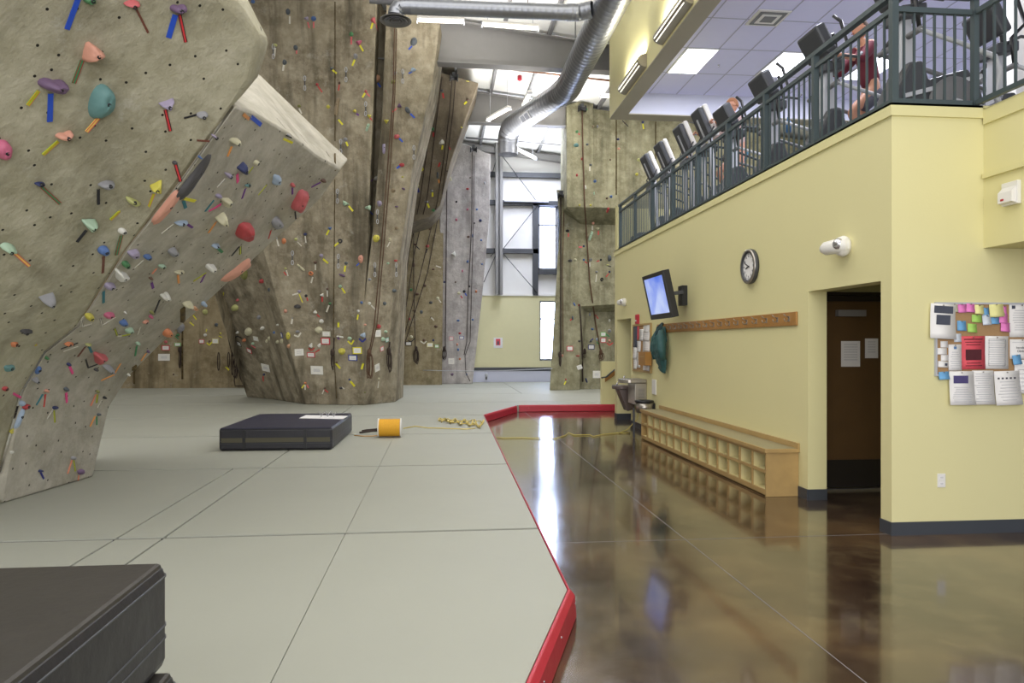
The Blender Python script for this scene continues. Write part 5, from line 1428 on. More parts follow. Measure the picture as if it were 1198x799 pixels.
# drinking fountain, two basins
fy = 12.75
def fpx(u, v, X): return P(u, v, X=X)
o = thing('drinking_fountain', 'two-level steel drinking fountain on the wall beyond the bench', 'drinking fountain', (WX, 13.0, 0.38))
yh0, yh1 = 12.86, 13.40      # upper basin, farther
MB().box((3.52, yh0 + .02, .50), (WX - .001, yh1 - .02, .888)).build('cooler_cabinet', M['stainless'], o, bevel=.01)
mb = MB()
for k in range(9): mb.box((3.58, yh0 + .015, .62 + k * .02), (3.70, yh0 + .02, .628 + k * .02))
mb.build('grille', M['mid_grey'], o)
def basin(yc, hw, x0, zt, m, name='basin'):
    out = []
    for k in range(13):
        a = -PI / 2 + PI * k / 12; out.append(Vector((x0 + .16 - .16 * math.cos(a), yc + hw * math.sin(a), zt)))
    out = [Vector((WX - .002, yc - hw, zt))] + out + [Vector((WX - .002, yc + hw, zt))]
    MB().prism(out, (0, 0, -.07)).build(name, m, o, bevel=.012)
    inn = [Vector((x0 + .13 - .08 * math.cos(-PI + 2*PI*k/20), yc + (hw - .05) * math.sin(2*PI*k/20), zt + .001)) for k in range(20)]
    MB().prism(inn, (0, 0, .003)).build('bowl', M['mid_grey'], o)
    MB().tube([(x0 + .08, yc - hw * .3, zt), (x0 + .08, yc - hw * .3, zt + .035), (x0 + .10, yc - hw * .2, zt + .05)], .014, 8).build('spout', M['chrome'], o)
basin(13.13, .25, 3.28, .96, M['stainless'])
basin(13.72, .20, 3.30, .81, M['fountain_brown'])
MB().prism([(3.38, 13.55, .745), (3.66, 13.55, .745), (3.70, 13.55, .36), (3.56, 13.55, .32)], (0, .30, 0)).build('apron', M['fountain_brown'], o, bevel=.015)
c = Vector((3.56, 12.42, 0))
o = thing('wall_bowl', 'round steel bowl with black rim mounted over the far bench end', 'bowl', c + Vector((0, 0, .40)))
MB().box((3.60, 12.36, .44), (WX - .001, 12.48, .56)).build('bracket', M['black'], o)
MB().lathe(c, (0, 0, 1), [(.40, .001), (.40, .13), (.58, .155), (.58, .145), (.42, .12)], 28).build('body', M['stainless'], o)
MB().lathe(c, (0, 0, 1), [(.581, .12), (.581, .165), (.61, .168), (.62, .14), (.615, .10), (.59, .09)], 28).build('rim', M['black'], o)
MB().box((3.28, 12.12, .004), (3.31, 12.15, .50)).build('stand_post', M['dark_grey'], **tags('thin dark post standing at the far bench end', 'post'))

# low wall: handrail
lx = P(704, 440, Y=17.15).x
o = thing('handrail', 'short slanting wooden handrail with dark grip on the low yellow wall', 'handrail', (lx + .3, 17.1, .7))
MB().prism([P(708, 447, Y=17.1), P(722, 437, Y=17.1), P(722, 432, Y=17.1), P(708, 441, Y=17.1)], (0, .03, 0)).build('board', M['oak_dark'], o)
MB().tube([P(703.5, 442, Y=17.02), P(709, 441, Y=17.02), P(722, 430, Y=17.02)], .018, 8).build('grip', M['rail_paint'], o)
MB().tube([P(712, 439, Y=17.02), P(712, 440, Y=17.10)], .01, 6).build('bracket', M['rail_paint'], o)

# ================================================================== NOTICE BOARDS
def card_on(plane, a0, b0, a1, b1, m, label, cat, name, group=None, off=.004, tilt=0, curl=0, lines=0, parts=None):
    """a sheet pinned to a wall; (a,b) are along-wall and height in metres"""
    ca, cb_ = (a0 + a1) / 2, (b0 + b1) / 2; hw, hh = abs(a1 - a0) / 2, abs(b1 - b0) / 2
    if plane == 'front': xd, out = Vector((1, 0, 0)), Vector((0, -1, 0)); base = Vector((ca, FY - off, cb_))
    else: xd, out = Vector((0, -1, 0)), Vector((-1, 0, 0)); base = Vector((WX - off, ca, cb_))
    up_ = Vector((0, 0, 1)); c, s_ = math.cos(tilt), math.sin(tilt); x, y = xd * c + up_ * s_, up_ * c - xd * s_
    n = 6; mb = MB(); V = []
    for j in range(n + 1):
        t = j / n; cu = curl * (t ** 2)
        V.append([mb.bm.verts.new(base + x * hw * i - y * hh * (2 * t - 1) + out * cu * (1.0 if i > 0 else .5)) for i in (-1, 1)])
    for j in range(n): mb.bm.faces.new((V[j][0], V[j][1], V[j+1][1], V[j+1][0])).smooth = True
    fs = mb.bm.faces[:]; r = bmesh.ops.extrude_face_region(mb.bm, geom=fs)
    for g_ in r['geom']:
        if isinstance(g_, bmesh.types.BMVert): g_.co -= out * .0012
    o = mb.build(name, m, loc=tuple(base), **tags(label, cat, group))
    def strip(fx0, fy0, fx1, fy1, m_, nm='print', e=.0015):
        tt = (fy0 + fy1) / 2; cu = curl * tt ** 2 * .8
        cc_ = base + x * hw * ((fx0 + fx1) - 1) - y * hh * ((fy0 + fy1) - 1) + out * (e + curl * max(fy0, fy1) ** 2)
        MB().obox(cc_, x * hw * abs(fx1 - fx0), y * hh * abs(fy1 - fy0), out * .0004).build(nm, m_, o)
    if lines:
        mb = MB(); rnd = random.Random(int(ca * 1000 + cb_ * 77)); y_a, y_b = (parts or {}).get('text', (.1, .9))
        for k in range(lines):
            fy_ = y_a + (y_b - y_a) * k / max(1, lines - 1); L = rnd.uniform(.5, .8)
            cu = curl * fy_ ** 2
            mb.obox(base + x * hw * (rnd.uniform(-.06, .06)) - y * hh * (2 * fy_ - 1) + out * (.001 + cu), x * hw * L, y * min(.0022, hh * .03), out * .0003)
        mb.build('print_lines', M['ink_soft'], o)
    for st in (parts or {}).get('strips', []): strip(*st)
    return o, base, x, y, out
# near board on the front wall
bX0, bX1 = P(1094.5, 400, Y=FY - .02).x, P(1094.5, 400, Y=FY - .02).x + 1.22
bZ1, bZ0 = P(1100, 353.5, Y=FY - .02).z, P(1100, 440, Y=FY - .02).z
o = thing('notice_board', 'cork notice board with pale frame on the front wall at the right edge', 'notice board', ((bX0 + bX1) / 2, FY, bZ0))
MB().box((bX0 + .012, FY - .014, bZ0 + .012), (bX1 - .012, FY - .001, bZ1 - .012)).build('cork_panel', M['pinboard'], o)
for a, b_ in (((bX0, bZ0), (bX0 + .016, bZ1)), ((bX1 - .016, bZ0), (bX1, bZ1)), ((bX0 + .016, bZ1 - .016), (bX1 - .016, bZ1)), ((bX0 + .016, bZ0), (bX1 - .016, bZ0 + .016))):
    MB().box((a[0], FY - .022, a[1]), (b_[0], FY - .0005, b_[1])).build('frame_rail', M['light_grey'], o)
def zb(px, py): q = P(1078 + px * .1878, 340 + py * .1878, Y=FY - .02); return q.x, q.z
N = {'pk': cmat('note_pink', (232, 130, 196), .7), 'ye': cmat('note_yellow', (236, 232, 160), .7), 'bl': cmat('note_blue', (110, 168, 214), .7), 'gr': cmat('note_green', (168, 214, 104), .7), 'rd': cmat('flyer_red', (222, 84, 96), .7), 'be': cmat('note_beige', (214, 208, 184), .7),
     'ph': cmat('photo_dark', (74, 78, 92), .5), 'phb': cmat('photo_blue', (96, 132, 176), .5), 'drk': cmat('flyer_dark', (84, 30, 38), .6), 'sky': cmat('note_sky', (214, 222, 232), .7), 'gold': cmat('note_gold', (226, 214, 60), .7), 'phv': cmat('photo_violet', (80, 72, 120), .5)}
PB = [(50, 82, 205, 300, 'paper', 'white flyer with two photos at the top left, edge lifting over the frame', 'flyer', -.05, .03, 0, {'strips': [(.14, .06, .9, .27, N['ph']), (.22, .32, .78, .6, N['ph']), (.28, .36, .72, .5, N['phb'], 'print', .002)]}, .026),
      (180, 82, 226, 134, 'be', 'small beige note between white flyer and pink notes', 'note', 0, .01, 0, None, .02),
      (228, 82, 278, 137, 'pk', 'pink sticky note, left one of the top pair', 'note', .05, .01, 0, None, .018), (278, 82, 330, 135, 'pk', 'pink sticky note, right one of the top pair', 'note', -.05, .012, 0, None, .022),
      (329, 90, 384, 146, 'ye', 'small pale yellow note between pink pair and blue note', 'note', -.06, .014, 0, None, .024), (384, 106, 420, 162, 'bl', 'blue note under the big yellow note, left side', 'note', 0, .008, 0, None, .018),
      (420, 84, 508, 164, 'ye', 'large pale yellow note at the top of the board', 'note', .06, .012, 0, None, .026), (508, 96, 532, 148, 'pk', 'narrow pink note peeking right of the large yellow note', 'note', 0, .006, 0, None, .016),
      (484, 142, 534, 204, 'pk', 'pink note in the right column, middle one', 'note', -.1, .01, 0, None, .022), (490, 198, 545, 256, 'pk', 'pink note lowest in the right column', 'note', -.1, .014, 0, None, .026),
      (432, 166, 482, 208, 'bl', 'blue note left of the pink column', 'note', 0, .01, 0, None, .02), (378, 152, 430, 214, 'sky', 'pale note between green and blue notes', 'note', .06, .01, 0, None, .024),
      (313, 150, 374, 198, 'gr', 'green note under the small yellow note', 'note', -.06, .01, 0, None, .02), (223, 188, 278, 250, 'bl', 'blue note alone at the left on bare cork', 'note', -.03, .012, 0, None, .018),
      (288, 206, 344, 260, 'gr', 'green note lowest on bare cork', 'note', -.06, .014, 0, None, .018),
      (548, 82, 702, 290, 'paper', 'white letter sheet with round seal at the top right', 'sheet', 0, .004, 9, {'strips': [(.1, .05, .24, .15, N['ph'])], 'text': (.2, .78)}, .018),
      (205, 268, 250, 320, 'sky', 'pale slip left of the red flyer top', 'slip', 0, .004, 0, None, .017),
      (120, 315, 165, 355, 'paper', 'small white card at the left edge, topmost of four', 'card', 0, .003, 0, None, .018), (100, 358, 158, 398, 'paper', 'small white card at the left edge, second of four', 'card', 0, .003, 0, None, .020),
      (122, 400, 168, 438, 'paper', 'small white card at the left edge, third of four', 'card', 0, .003, 0, None, .018), (103, 440, 165, 478, 'paper', 'small white card at the left edge, lowest, with dark picture', 'card', -.06, .003, 0, {'strips': [(.66, .3, .9, .7, N['ph'])]}, .022),
      (168, 335, 249, 498, 'paper', 'narrow white sheet with blue emblem left of the red flyer', 'sheet', 0, .004, 8, {'strips': [(.4, .08, .62, .18, N['phb'])], 'text': (.3, .9)}, .021),
      (251, 283, 396, 490, 'rd', 'red flyer with a dark picture in the middle', 'flyer', .01, .005, 0, {'strips': [(.1, .08, .9, .11, N['drk']), (.15, .17, .85, .19, N['drk']), (.2, .25, .8, .27, N['drk']), (.16, .40, .84, .72, N['drk']), (.2, .8, .8, .82, N['drk']), (.15, .88, .85, .9, N['drk'])]}, .019),
      (397, 283, 541, 487, 'paper', 'white flyer with boxed text right of the red flyer', 'flyer', -.01, .005, 11, {'text': (.14, .84), 'strips': [(.14, .09, .86, .1, M['ink']), (.14, .9, .86, .91, M['ink']), (.14, .1, .15, .9, M['ink']), (.85, .1, .86, .9, M['ink'])]}, .019),
      (552, 303, 702, 425, 'paper', 'white introduction climbing sheet right of the boxed flyer', 'sheet', 0, .003, 0, {'strips': [(.1, .14, .9, .16, M['ink_soft'])]}, .018),
      (560, 400, 612, 460, 'bl', 'deep blue note stuck over the right-hand sheets', 'note', .12, .014, 0, None, .034),
      (105, 505, 168, 553, 'bl', 'blue note at the bottom left corner of the board', 'note', .06, .014, 0, None, .026),
      (168, 502, 320, 710, 'paper', 'white sheet with violet photo, leftmost hanging below the board', 'sheet', 0, .03, 9, {'strips': [(.16, .13, .76, .36, N['phv'])], 'text': (.48, .9)}, .030),
      (312, 498, 446, 708, 'paper', 'white text sheet, middle one hanging below the board', 'sheet', 0, .025, 13, {'text': (.1, .9)}, .026),
      (450, 500, 607, 710, 'paper', 'white sheet with a row of marks, right one hanging below the board', 'sheet', .03, .035, 7, {'strips': [(.12 + .16 * k, .19, .2 + .16 * k, .24, M['ink']) for k in range(5)], 'text': (.32, .85)}, .030),
      (574, 430, 722, 640, 'paper', 'blank white sheet behind the deep blue note at the right', 'sheet', -.02, .02, 6, {'text': (.3, .9)}, .027)]
for (x0, y0, x1, y1, m_, lb, ct, tl_, cu, ln_, prt, of) in PB:
    a0, b0_ = zb(x0, y0); a1, b1_ = zb(x1, y1)
    mm = M['paper'] if m_ == 'paper' else N[m_]
    ob, base, x, y, out = card_on('front', a0, b1_, a1, b0_, mm, lb, ct, {'note': 'sticky_note', 'flyer': 'flyer', 'sheet': 'paper_sheet', 'slip': 'paper_slip', 'card': 'paper_card'}[ct], 'papers pinned on the near notice board', of, tl_, cu, ln_, prt)
    if 'introduction climbing' in lb:
        text_mesh('Introduction', .026, base + y * .012 + x * .01 + out * .004, x, y, M['ink'], ob, depth=.0003); text_mesh('Climbing', .026, base - y * .018 + x * .0 + out * .004, x, y, M['ink'], ob, depth=.0003)
    if 'lowest' not in lb and ct != 'card' and ct != 'slip':
        MB().lathe(base + y * abs(b1_ - b0_) * .46 + out * .002, out, [(0, .004), (.006, .003), (.008, .0055), (.011, .001)], 10).build('pin', M['stainless'], ob)
# far board on the long wall
zf = lambda px, py: (P(735 + px * .0876, 370 + py * .0876, X=WX - .02).y, P(735 + px * .0876, 370 + py * .0876, X=WX - .02).z)
yF1, zF1 = zf(62, 118); yF0, _ = zf(302, 85); zF0 = zf(180, 745)[1]; zF1 = zf(180, 100)[1]
o = thing('notice_board', 'far oak-framed notice board crowded with papers, left of the jacket', 'notice board', (WX, (yF0 + yF1) / 2, zF0))
MB().box((WX - .015, yF0 + .03, zF0 + .03), (WX - .001, yF1 - .03, zF1 - .03)).build('cork_panel', M['pinboard'], o)
for a, b_ in (((yF0, zF0), (yF0 + .035, zF1)), ((yF1 - .035, zF0), (yF1, zF1)), ((yF0 + .035, zF1 - .035), (yF1 - .035, zF1)), ((yF0 + .035, zF0), (yF1 - .035, zF0 + .035))):
    MB().box((WX - .03, a[0], a[1]), (WX - .0005, b_[0], b_[1])).build('frame_rail', M['oak'], o)
FB = [(65, 140, 115, 405, 'ph', 'tall dark photo strip at the left of the far board'), (126, 130, 143, 305, 'rd', 'narrow red and white strip at the top of the far board'), (155, 180, 205, 320, 'paper', 'white sheet in the upper middle of the far board'),
      (212, 110, 280, 210, 'paper', 'white sheet at the upper right corner of the far board'), (210, 215, 282, 320, 'paper', 'white sheet second down on the right of the far board'), (118, 335, 162, 470, 'paper', 'white sheet in the middle left of the far board'),
      (205, 330, 282, 470, 'paper', 'white sheet in the middle right of the far board'), (66, 420, 112, 560, 'paper', 'white sheet at the left below the dark photo strip'), (118, 490, 160, 680, 'paper', 'long white sheet low on the far board'),
      (165, 490, 225, 600, 'sky', 'bluish sheet low in the middle of the far board'), (210, 610, 280, 725, 'paper', 'white sheet at the lower right corner of the far board'), (70, 570, 112, 700, 'paper', 'white sheet at the lower left corner of the far board')]
kk = 0
for (x0, y0, x1, y1, m_, lb) in FB:
    mx_, my_ = (x0 + x1) / 2, (y0 + y1) / 2; gx, gy_ = 1.22, 1.08; x0, x1 = mx_ + (x0 - mx_) * gx, mx_ + (x1 - mx_) * gx; y0, y1 = my_ + (y0 - my_) * gy_, my_ + (y1 - my_) * gy_; kk = kk + 1
    a0, b0_ = zf(x0, y0); a1, b1_ = zf(x1, y1)
    card_on('side', a0, b1_, a1, b0_, M['paper'] if m_ == 'paper' else N[m_], lb, 'sheet', 'paper_sheet', 'papers pinned on the far notice board', .020 + .003 * (kk % 3), 0, .008, 5 if m_ == 'paper' else 0)
yb0, zb1_ = zf(320, 478); yb1, zb0_ = zf(228, 650)
o = thing('suggestion_box', 'small brown wooden box fixed at the edge of the far board', 'wooden box', (WX - .08, (yb0 + yb1) / 2, zb0_))
MB().box((WX - .15, yb0, zb0_), (WX - .034, yb1, zb1_)).build('body', M['oak_dark'], o, bevel=.005); MB().box((WX - .153, yb0 + .05, zb0_ + (zb1_ - zb0_) * .62), (WX - .1505, yb1 - .05, zb0_ + (zb1_ - zb0_) * .68)).build('slot_plate', M['oak'], o)
# sheets on the inner door and poster on the far wall
def door_sheet(u0, v0, u1, v1, lb, lines):
    a = P(u0, v1, Y=7.545); b_ = P(u1, v0, Y=7.545)
    ob = MB().box((a.x, 7.541, a.z), (b_.x, 7.5455, b_.z)).build('paper_sheet', M['paper'], **tags(lb, 'sheet', 'papers on the inner door'))
    mb = MB()
    for k in range(lines): z = b_.z - .04 - k * .028; mb.box((a.x + .03, 7.5395, z), (b_.x - .03, 7.5409, z + .006))
    mb.build('print_lines', M['ink_soft'], ob)
door_sheet(984, 399, 1006, 429, 'white paper taped on the dark door, left one', 7)
door_sheet(1012, 396, 1027, 419, 'white paper taped on the dark door, right one beside the jamb', 5)
a = P(577.5, 407, Y=BY - .1); b_ = P(588, 395, Y=BY - .1)
ob = MB().box((a.x, BY - .112, a.z), (b_.x, BY - .101, b_.z)).build('wall_poster', M['paper'], **tags('small white poster with a red picture on the far cream wall', 'poster'))
w_ = b_.x - a.x; h_ = b_.z - a.z; MB().box((a.x + w_ * .25, BY - .114, a.z + h_ * .25), (b_.x - w_ * .25, BY - .1125, b_.z - h_ * .12)).build('picture', N['rd'], ob)
MB().box((a.x + w_ * .4, BY - .1155, a.z + h_ * .3), (b_.x - w_ * .4, BY - .1142, b_.z - h_ * .35)).build('picture_figure', N['ph'], ob)
p = P(569, 441, Y=BY - .12); o = thing('wall_valve', 'small grey pipe fitting low on the far wall near the pale wall', 'pipe fitting', p)
MB().tube([p + Vector((0, 0, -.1)), p + Vector((0, 0, .12))], .04, 10).build('pipe', M['mid_grey'], o); MB().lathe(p + Vector((0, -.05, .08)), (0, -1, 0), [(0, .02), (.02, .07), (.05, .07), (.05, .01)], 12).build('cap', M['light_grey'], o)
# ================================================================== DUCTS, LAMPS, PIPES
def spiral(pts, r, m, name='duct_section', parent=None, rib=.16):
    """round spiral duct: smooth tube plus raised seam rings"""
    full = []
    for i in range(len(pts) - 1):
        a, b_ = Vector(pts[i]), Vector(pts[i+1]); n = max(1, int((b_ - a).length / rib))
        for k in range(n): full.append(a.lerp(b_, k / n))
    full.append(Vector(pts[-1])); P2 = []; RR = []
    for i in range(len(full) - 1):
        a, b_ = full[i], full[i+1]
        P2 += [a, a.lerp(b_, .84), a.lerp(b_, .92)]; RR += [r, r, r * 1.014]
    P2.append(full[-1]); RR.append(r)
    return MB().tube(P2, RR, 28, cap=False).build(name, m, parent)
M['galv'] = mat('galvanised', (150, 153, 160), .38, .85, var=.08, vscale=7)
M['galv_dark'] = mat('duct_inside', (70, 72, 78), .6, .4)
D0_ = Vector((3.05, 1.5, 7.72)); D1_ = Vector((3.05, 17.2, 7.72)); D2_ = Vector((2.06, 20.9, 7.86))
o = thing('air_duct', 'large round spiral duct running along the roof and bending left', 'air duct', D0_)
spiral([D0_, (3.05, 16.9, 7.72)], .30, M['galv'], 'straight_duct', o)
spiral([(3.05, 16.85, 7.72), (3.03, 17.2, 7.725), (2.95, 17.6, 7.74)], .31, M['galv'], 'elbow', o, .12)
spiral([(2.95, 17.6, 7.74), (2.10, 20.6, 7.85)], .29, M['galv'], 'branch_duct', o)
spiral([(2.12, 20.5, 7.85), (2.04, 20.80, 7.82), (1.99, 21.0, 7.68), (1.97, 21.05, 7.5)], .30, M['galv'], 'end_elbow', o, .1)
spiral([(1.97, 21.05, 7.52), (1.97, 21.05, 7.12)], .29, M['galv'], 'outlet', o, .2)
g_ = P(618.5, 133, Y=19.2)
n_ = (EYE - g_).normalized(); dd = Vector((-.27, .96, .03)).normalized(); uu = dd.cross(n_).normalized()
cdir = Vector((-.85, -.25, -.45)).normalized(); gc = Vector((2.49, 19.2, 7.80)); nn_ = (Vector((0, 0, 1.6)) - gc); nn_ -= dd * nn_.dot(dd); nn_.normalize(); uu = dd.cross(nn_)
mb = MB().obox(gc + nn_ * .295, dd * .28, uu * .10, nn_ * .02); mb.build('side_grille', M['mid_grey'], o)
for s_ in (-1, 1): MB().obox(gc + nn_ * .318 + dd * s_ * .13, dd * .11, uu * .08, nn_ * .004).build('grille_opening', M['galv_dark'], o)
# duct hangers
for y in (13.5, 16.2): MB().tube([(3.05, y, 8.02), (3.05, y, roofz(3.05) - .14)], .012, 6).build('hanger_rod', M['steel_dark'], o)
# cross duct with round ceiling diffuser
cy = 13.2
o = thing('cross_duct', 'slimmer horizontal spiral duct crossing at the top of the picture', 'air duct', (2.7, cy, 7.72))
spiral([(-.62, cy, 7.68), (2.35, cy, 7.70)], .14, M['galv'], 'straight_duct', o, .11)
spiral([(2.33, cy, 7.70), (2.55, cy, 7.71), (2.78, cy - .12, 7.72)], .15, M['galv'], 'end_elbow', o, .07)
spiral([(-.62, cy, 7.68), (-.72, cy, 7.66), (-.78, cy, 7.58), (-.79, cy, 7.50)], .14, M['galv'], 'drop_elbow', o, .06)
for x in (.2, 1.6): MB().tube([(x, cy, 7.84), (x, cy, roofz(x) - .01)], .01, 6).build('hanger_rod', M['steel_dark'], o)
MB().tube([(-1.3, cy + .5, 7.98), (2.7, cy + .5, 7.98)], .05, 12).build('conduit_pipe', M['mid_grey'], **tags('thin grey pipe just behind the cross duct at the top', 'pipe'))
dc = Vector((-.79, cy, 7.44))
o = thing('ceiling_diffuser', 'round grey ceiling diffuser with concentric rings at the left duct end', 'diffuser', dc)
MB().lathe(dc, (0, 0, -1), [(-.06, .10), (0, .12), (.02, .25), (.03, .285), (.036, .28), (.02, .23)], 40).build('outer_cone', M['steel_grey'], o)
for r1, zz in ((.215, .044), (.15, .042), (.085, .04)): MB().lathe(dc, (0, 0, -1), [(zz - .03, r1 * .76), (zz, r1), (zz + .005, r1 * .98), (zz - .018, r1 * .72)], 36).build('inner_cone', M['mid_grey'], o)
# sprinkler pipe
pa = P(500, 70, Y=19.0); pb = P(719, 95, Y=19.0)
o = thing('sprinkler_pipe', 'thin rusty brown sprinkler pipe strung across under the roof', 'pipe', pa)
MB().tube([pa, pb], .028, 8).build('pipe', cmat('pipe_rust', (140, 96, 72), .6), o)
q = P(608, 88, Y=19.0); MB().lathe(q - Vector((0, 0, .02)), (0, 0, -1), [(-.02, .03), (0, .06), (.1, .06), (.12, .03), (.14, .001)], 12).build('valve', M['red_vinyl'], o)
for t in (.2, .55, .85):
    c = pa.lerp(pb, t); MB().tube([c, Vector((c.x, c.y, roofz(c.x) - .1))], .008, 6).build('hanger_rod', M['steel_dark'], o)
pa = P(545, 161, Y=25.0); pb = P(663, 170, Y=25.0); MB().tube([pa, pb], .03, 8).build('sprinkler_pipe', M['mid_grey'], **tags('grey pipe crossing far back under the roof near the end wall', 'pipe'))
# hanging strip lights
def strip(a, b_, label, power=5, hang=True):
    a, b_ = Vector(a), Vector(b_); c = (a + b_) / 2; d = (b_ - a).normalized(); s_ = Vector((0, 0, 1)).cross(d).normalized(); L = (b_ - a).length
    o = thing('strip_light', label, 'strip light', c, 'hanging strip lights')
    MB().obox(c + Vector((0, 0, .05)), d * L / 2, s_ * .07, (0, 0, .03)).build('housing', M['white'], o, bevel=.01)
    for t in (-1, 1):
        MB().tube([a + s_ * t * .035 + d * .03, b_ + s_ * t * .035 - d * .03], .016, 8).build('lamp_tube', M['tube_light'], o)
    MB().obox(a + Vector((0, 0, .0)), d * .008, s_ * .07, (0, 0, .03)).build('end_cap', M['light_grey'], o); MB().obox(b_, d * .008, s_ * .07, (0, 0, .03)).build('end_cap', M['light_grey'], o)
    if hang:
        for q in (a.lerp(b_, .1), a.lerp(b_, .9)): MB().tube([q + Vector((0, 0, .08)), Vector((q.x, q.y, roofz(q.x) - .01))], .006, 5).build('hanger_wire', M['light_grey'], o)
    l = area('strip_lamp', c + Vector((0, 0, -.03)), (0, 0, math.atan2(d.y, d.x)), L, .12, power, NEUT); l.parent = o; l.location = (0, 0, -.03)
    return o
def hp(u, v, Y): return P(u, v, Y=Y)
strip(hp(488, 24, 14.6), hp(543, 26, 14.6), 'white strip light under the cross duct, left of the pair')
strip(hp(564, 29, 14.6), hp(630, 34, 14.6), 'white strip light under the cross duct, right of the pair')
strip(hp(571, 141, 20.0), hp(596, 127, 19.2), 'slanting strip light beside the end of the big duct')
strip(hp(613, 124, 21.2), hp(620, 109, 19.8), 'short foreshortened strip light above the big duct bend')
strip(hp(600, 173, 25.4), hp(626, 186, 24.2), 'strip light under the duct outlet near the end wall')
strip(hp(702, 113, 19.6), hp(718, 114, 19.6), 'pale strip light by the corner of the yellow upper wall')
# suspended light under the girt
MB().obox(P(616, 235, Y=BY - .32), (.85, 0, 0), (0, .05, 0), (0, 0, .04)).build('wall_batten_light', M['light_grey'], **tags('long pale batten fixed on the dark girt beside the window', 'batten light'))
# sconces on the upper yellow wall
def sconce(y0, y1, zc_, label):
    o = thing('wall_sconce', label, 'wall light', (WX, (y0 + y1) / 2, zc_), 'long wall sconces')
    prof = [Vector((WX - .002, y0, zc_ + .12))] + [Vector((WX - .002 - .17 * math.sin(a), y0, zc_ + .12 * math.cos(a))) for a in [PI * k / 12 for k in range(1, 12)]] + [Vector((WX - .002, y0, zc_ - .12))]
    MB().prism(prof, (0, y1 - y0, 0)).build('shade', M['stainless'], o)
    for a in (PI * .60, PI * .74):
        n_ = Vector((-math.sin(a), 0, math.cos(a))); c = Vector((WX - .002 - .17 * math.sin(a), (y0 + y1) / 2, zc_ + .12 * math.cos(a)))
        MB().obox(c + n_ * .004, (0, (y1 - y0) * .46, 0), Vector((n_.z, 0, -n_.x)) * .008, n_ * .004).build('light_slit', M['bulb'], o)
    l = area('sconce_lamp', (0, 0, 0), (PI, 0, 0), .1, y1 - y0 - .1, 26, (1, .95, .82)); l.parent = o; l.location = (-.10, 0, .16)
sY = lambda u, z: None
p0_ = P(738, 88, X=WX - .1); sconce(p0_.y - .75, p0_.y + .75, p0_.z, 'long half-round metal wall light, farther one, upper yellow wall')
p1_ = P(785, 21, X=WX - .1); sconce(p1_.y - .75, p1_.y + .75, p1_.z, 'long half-round metal wall light, nearer one, upper yellow wall')
# mezzanine ceiling lights and vents
k = 0
for x0 in (4.53, 6.36, 8.19):
    for y0 in (12.96, 8.08):
        if y0 < 9 and x0 < 8: pass
        pos = {4.53: 'left column', 6.36: 'middle column', 8.19: 'right column'}[x0]
        o = thing('ceiling_light', 'bright rectangular ceiling panel light over the machines, %s, %s row' % (pos, 'far' if y0 > 9 else 'near'), 'ceiling light', (x0 + .3, y0 + .6, 7.04), 'mezzanine panel lights')
        MB().box((x0 + .02, y0 + .02, 7.034), (x0 + .59, y0 + 1.2, 7.0455)).build('diffuser', M['troffer'], o)
        MB().box((x0, y0, 7.03), (x0 + .02, y0 + 1.22, 7.0455)).box((x0 + .59, y0, 7.03), (x0 + .61, y0 + 1.22, 7.0455)).box((x0 + .02, y0, 7.03), (x0 + .59, y0 + .02, 7.0455)).box((x0 + .02, y0 + 1.2, 7.03), (x0 + .59, y0 + 1.22, 7.0455)).build('frame', M['white'], o)
        l = area('panel_lamp', (0, 0, 0), (0, 0, 0), .56, 1.16, 75, (.86, .88, 1.0)); l.parent = o; l.location = (0, 0, -.02)
def vent(x0, y0, sx, sy, label):
    o = thing('ceiling_vent', label, 'vent', (x0 + sx / 2, y0 + sy / 2, 7.03))
    MB().box((x0, y0, 7.03), (x0 + sx, y0 + sy, 7.0455)).build('plate', M['white'], o)
    for i, f in enumerate((.82, .6, .38)):
        hx, hy = sx * f / 2, sy * f / 2; cx, cyy = x0 + sx / 2, y0 + sy / 2; z = 7.026 - .004 * i
        MB().box((cx - hx, cyy - hy, z - .008), (cx + hx, cyy + hy, z)).build('louvre', M['mid_grey'] if i % 2 == 0 else M['white'], o)
vent(5.17, 11.36, .56, .56, 'square white air vent in the mezzanine ceiling')
vent(9.45, 9.2, .56, .56, 'square air vent at the far right of the mezzanine ceiling')
c = P(841, 76, Z=7.04); MB().lathe(c, (0, 0, -1), [(-.005, .02), (.01, .02), (.03, .006), (.035, .02), (.038, .001)], 10).build('ceiling_sprinkler', M['chrome'], **tags('tiny sprinkler in the mezzanine ceiling tiles', 'sprinkler'))
MB().box((7.33, 8.6, 3.5), (7.52, 8.8, 7.045)).build('column_post', M['white'], **tags('square white post behind the railing at the right edge', 'post'))

# ================================================================== MEZZANINE RAILING
rx = WX + .05; zT, zS, zB = 4.53, 4.40, 3.63
o = thing('railing', 'long dark grey metal railing along the mezzanine edge', 'railing', (rx, 10, LZ + .02))
ry1 = 15.1; cyn = FY + .05; rx2 = 4.52
posts = [5.75, 7.03, 8.15, 9.27, 10.39, 11.55, 12.7, 13.85, 15.02]
for y in posts: MB().box((rx - .028, y - .028, LZ + .022), (rx + .028, y + .028, zT - .02 if y > 5.8 else zT + .3)).build('post', M['rail_paint'], o)
MB().box((rx2 - .024, 5.726, LZ + .022), (rx2 + .024, 5.774, 4.9)).build('post', M['rail_paint'], o)
MB().box((rx - .03, 5.779, zT - .022), (rx + .03, ry1, zT + .022)).build('top_rail', M['rail_paint'], o)
MB().box((rx - .02, 5.779, zS - .02), (rx + .02, ry1, zS + .02)).build('mid_rail', M['rail_paint'], o)
MB().box((rx - .022, 5.779, zB - .02), (rx + .022, ry1, zB + .02)).build('bottom_rail', M['rail_paint'], o)
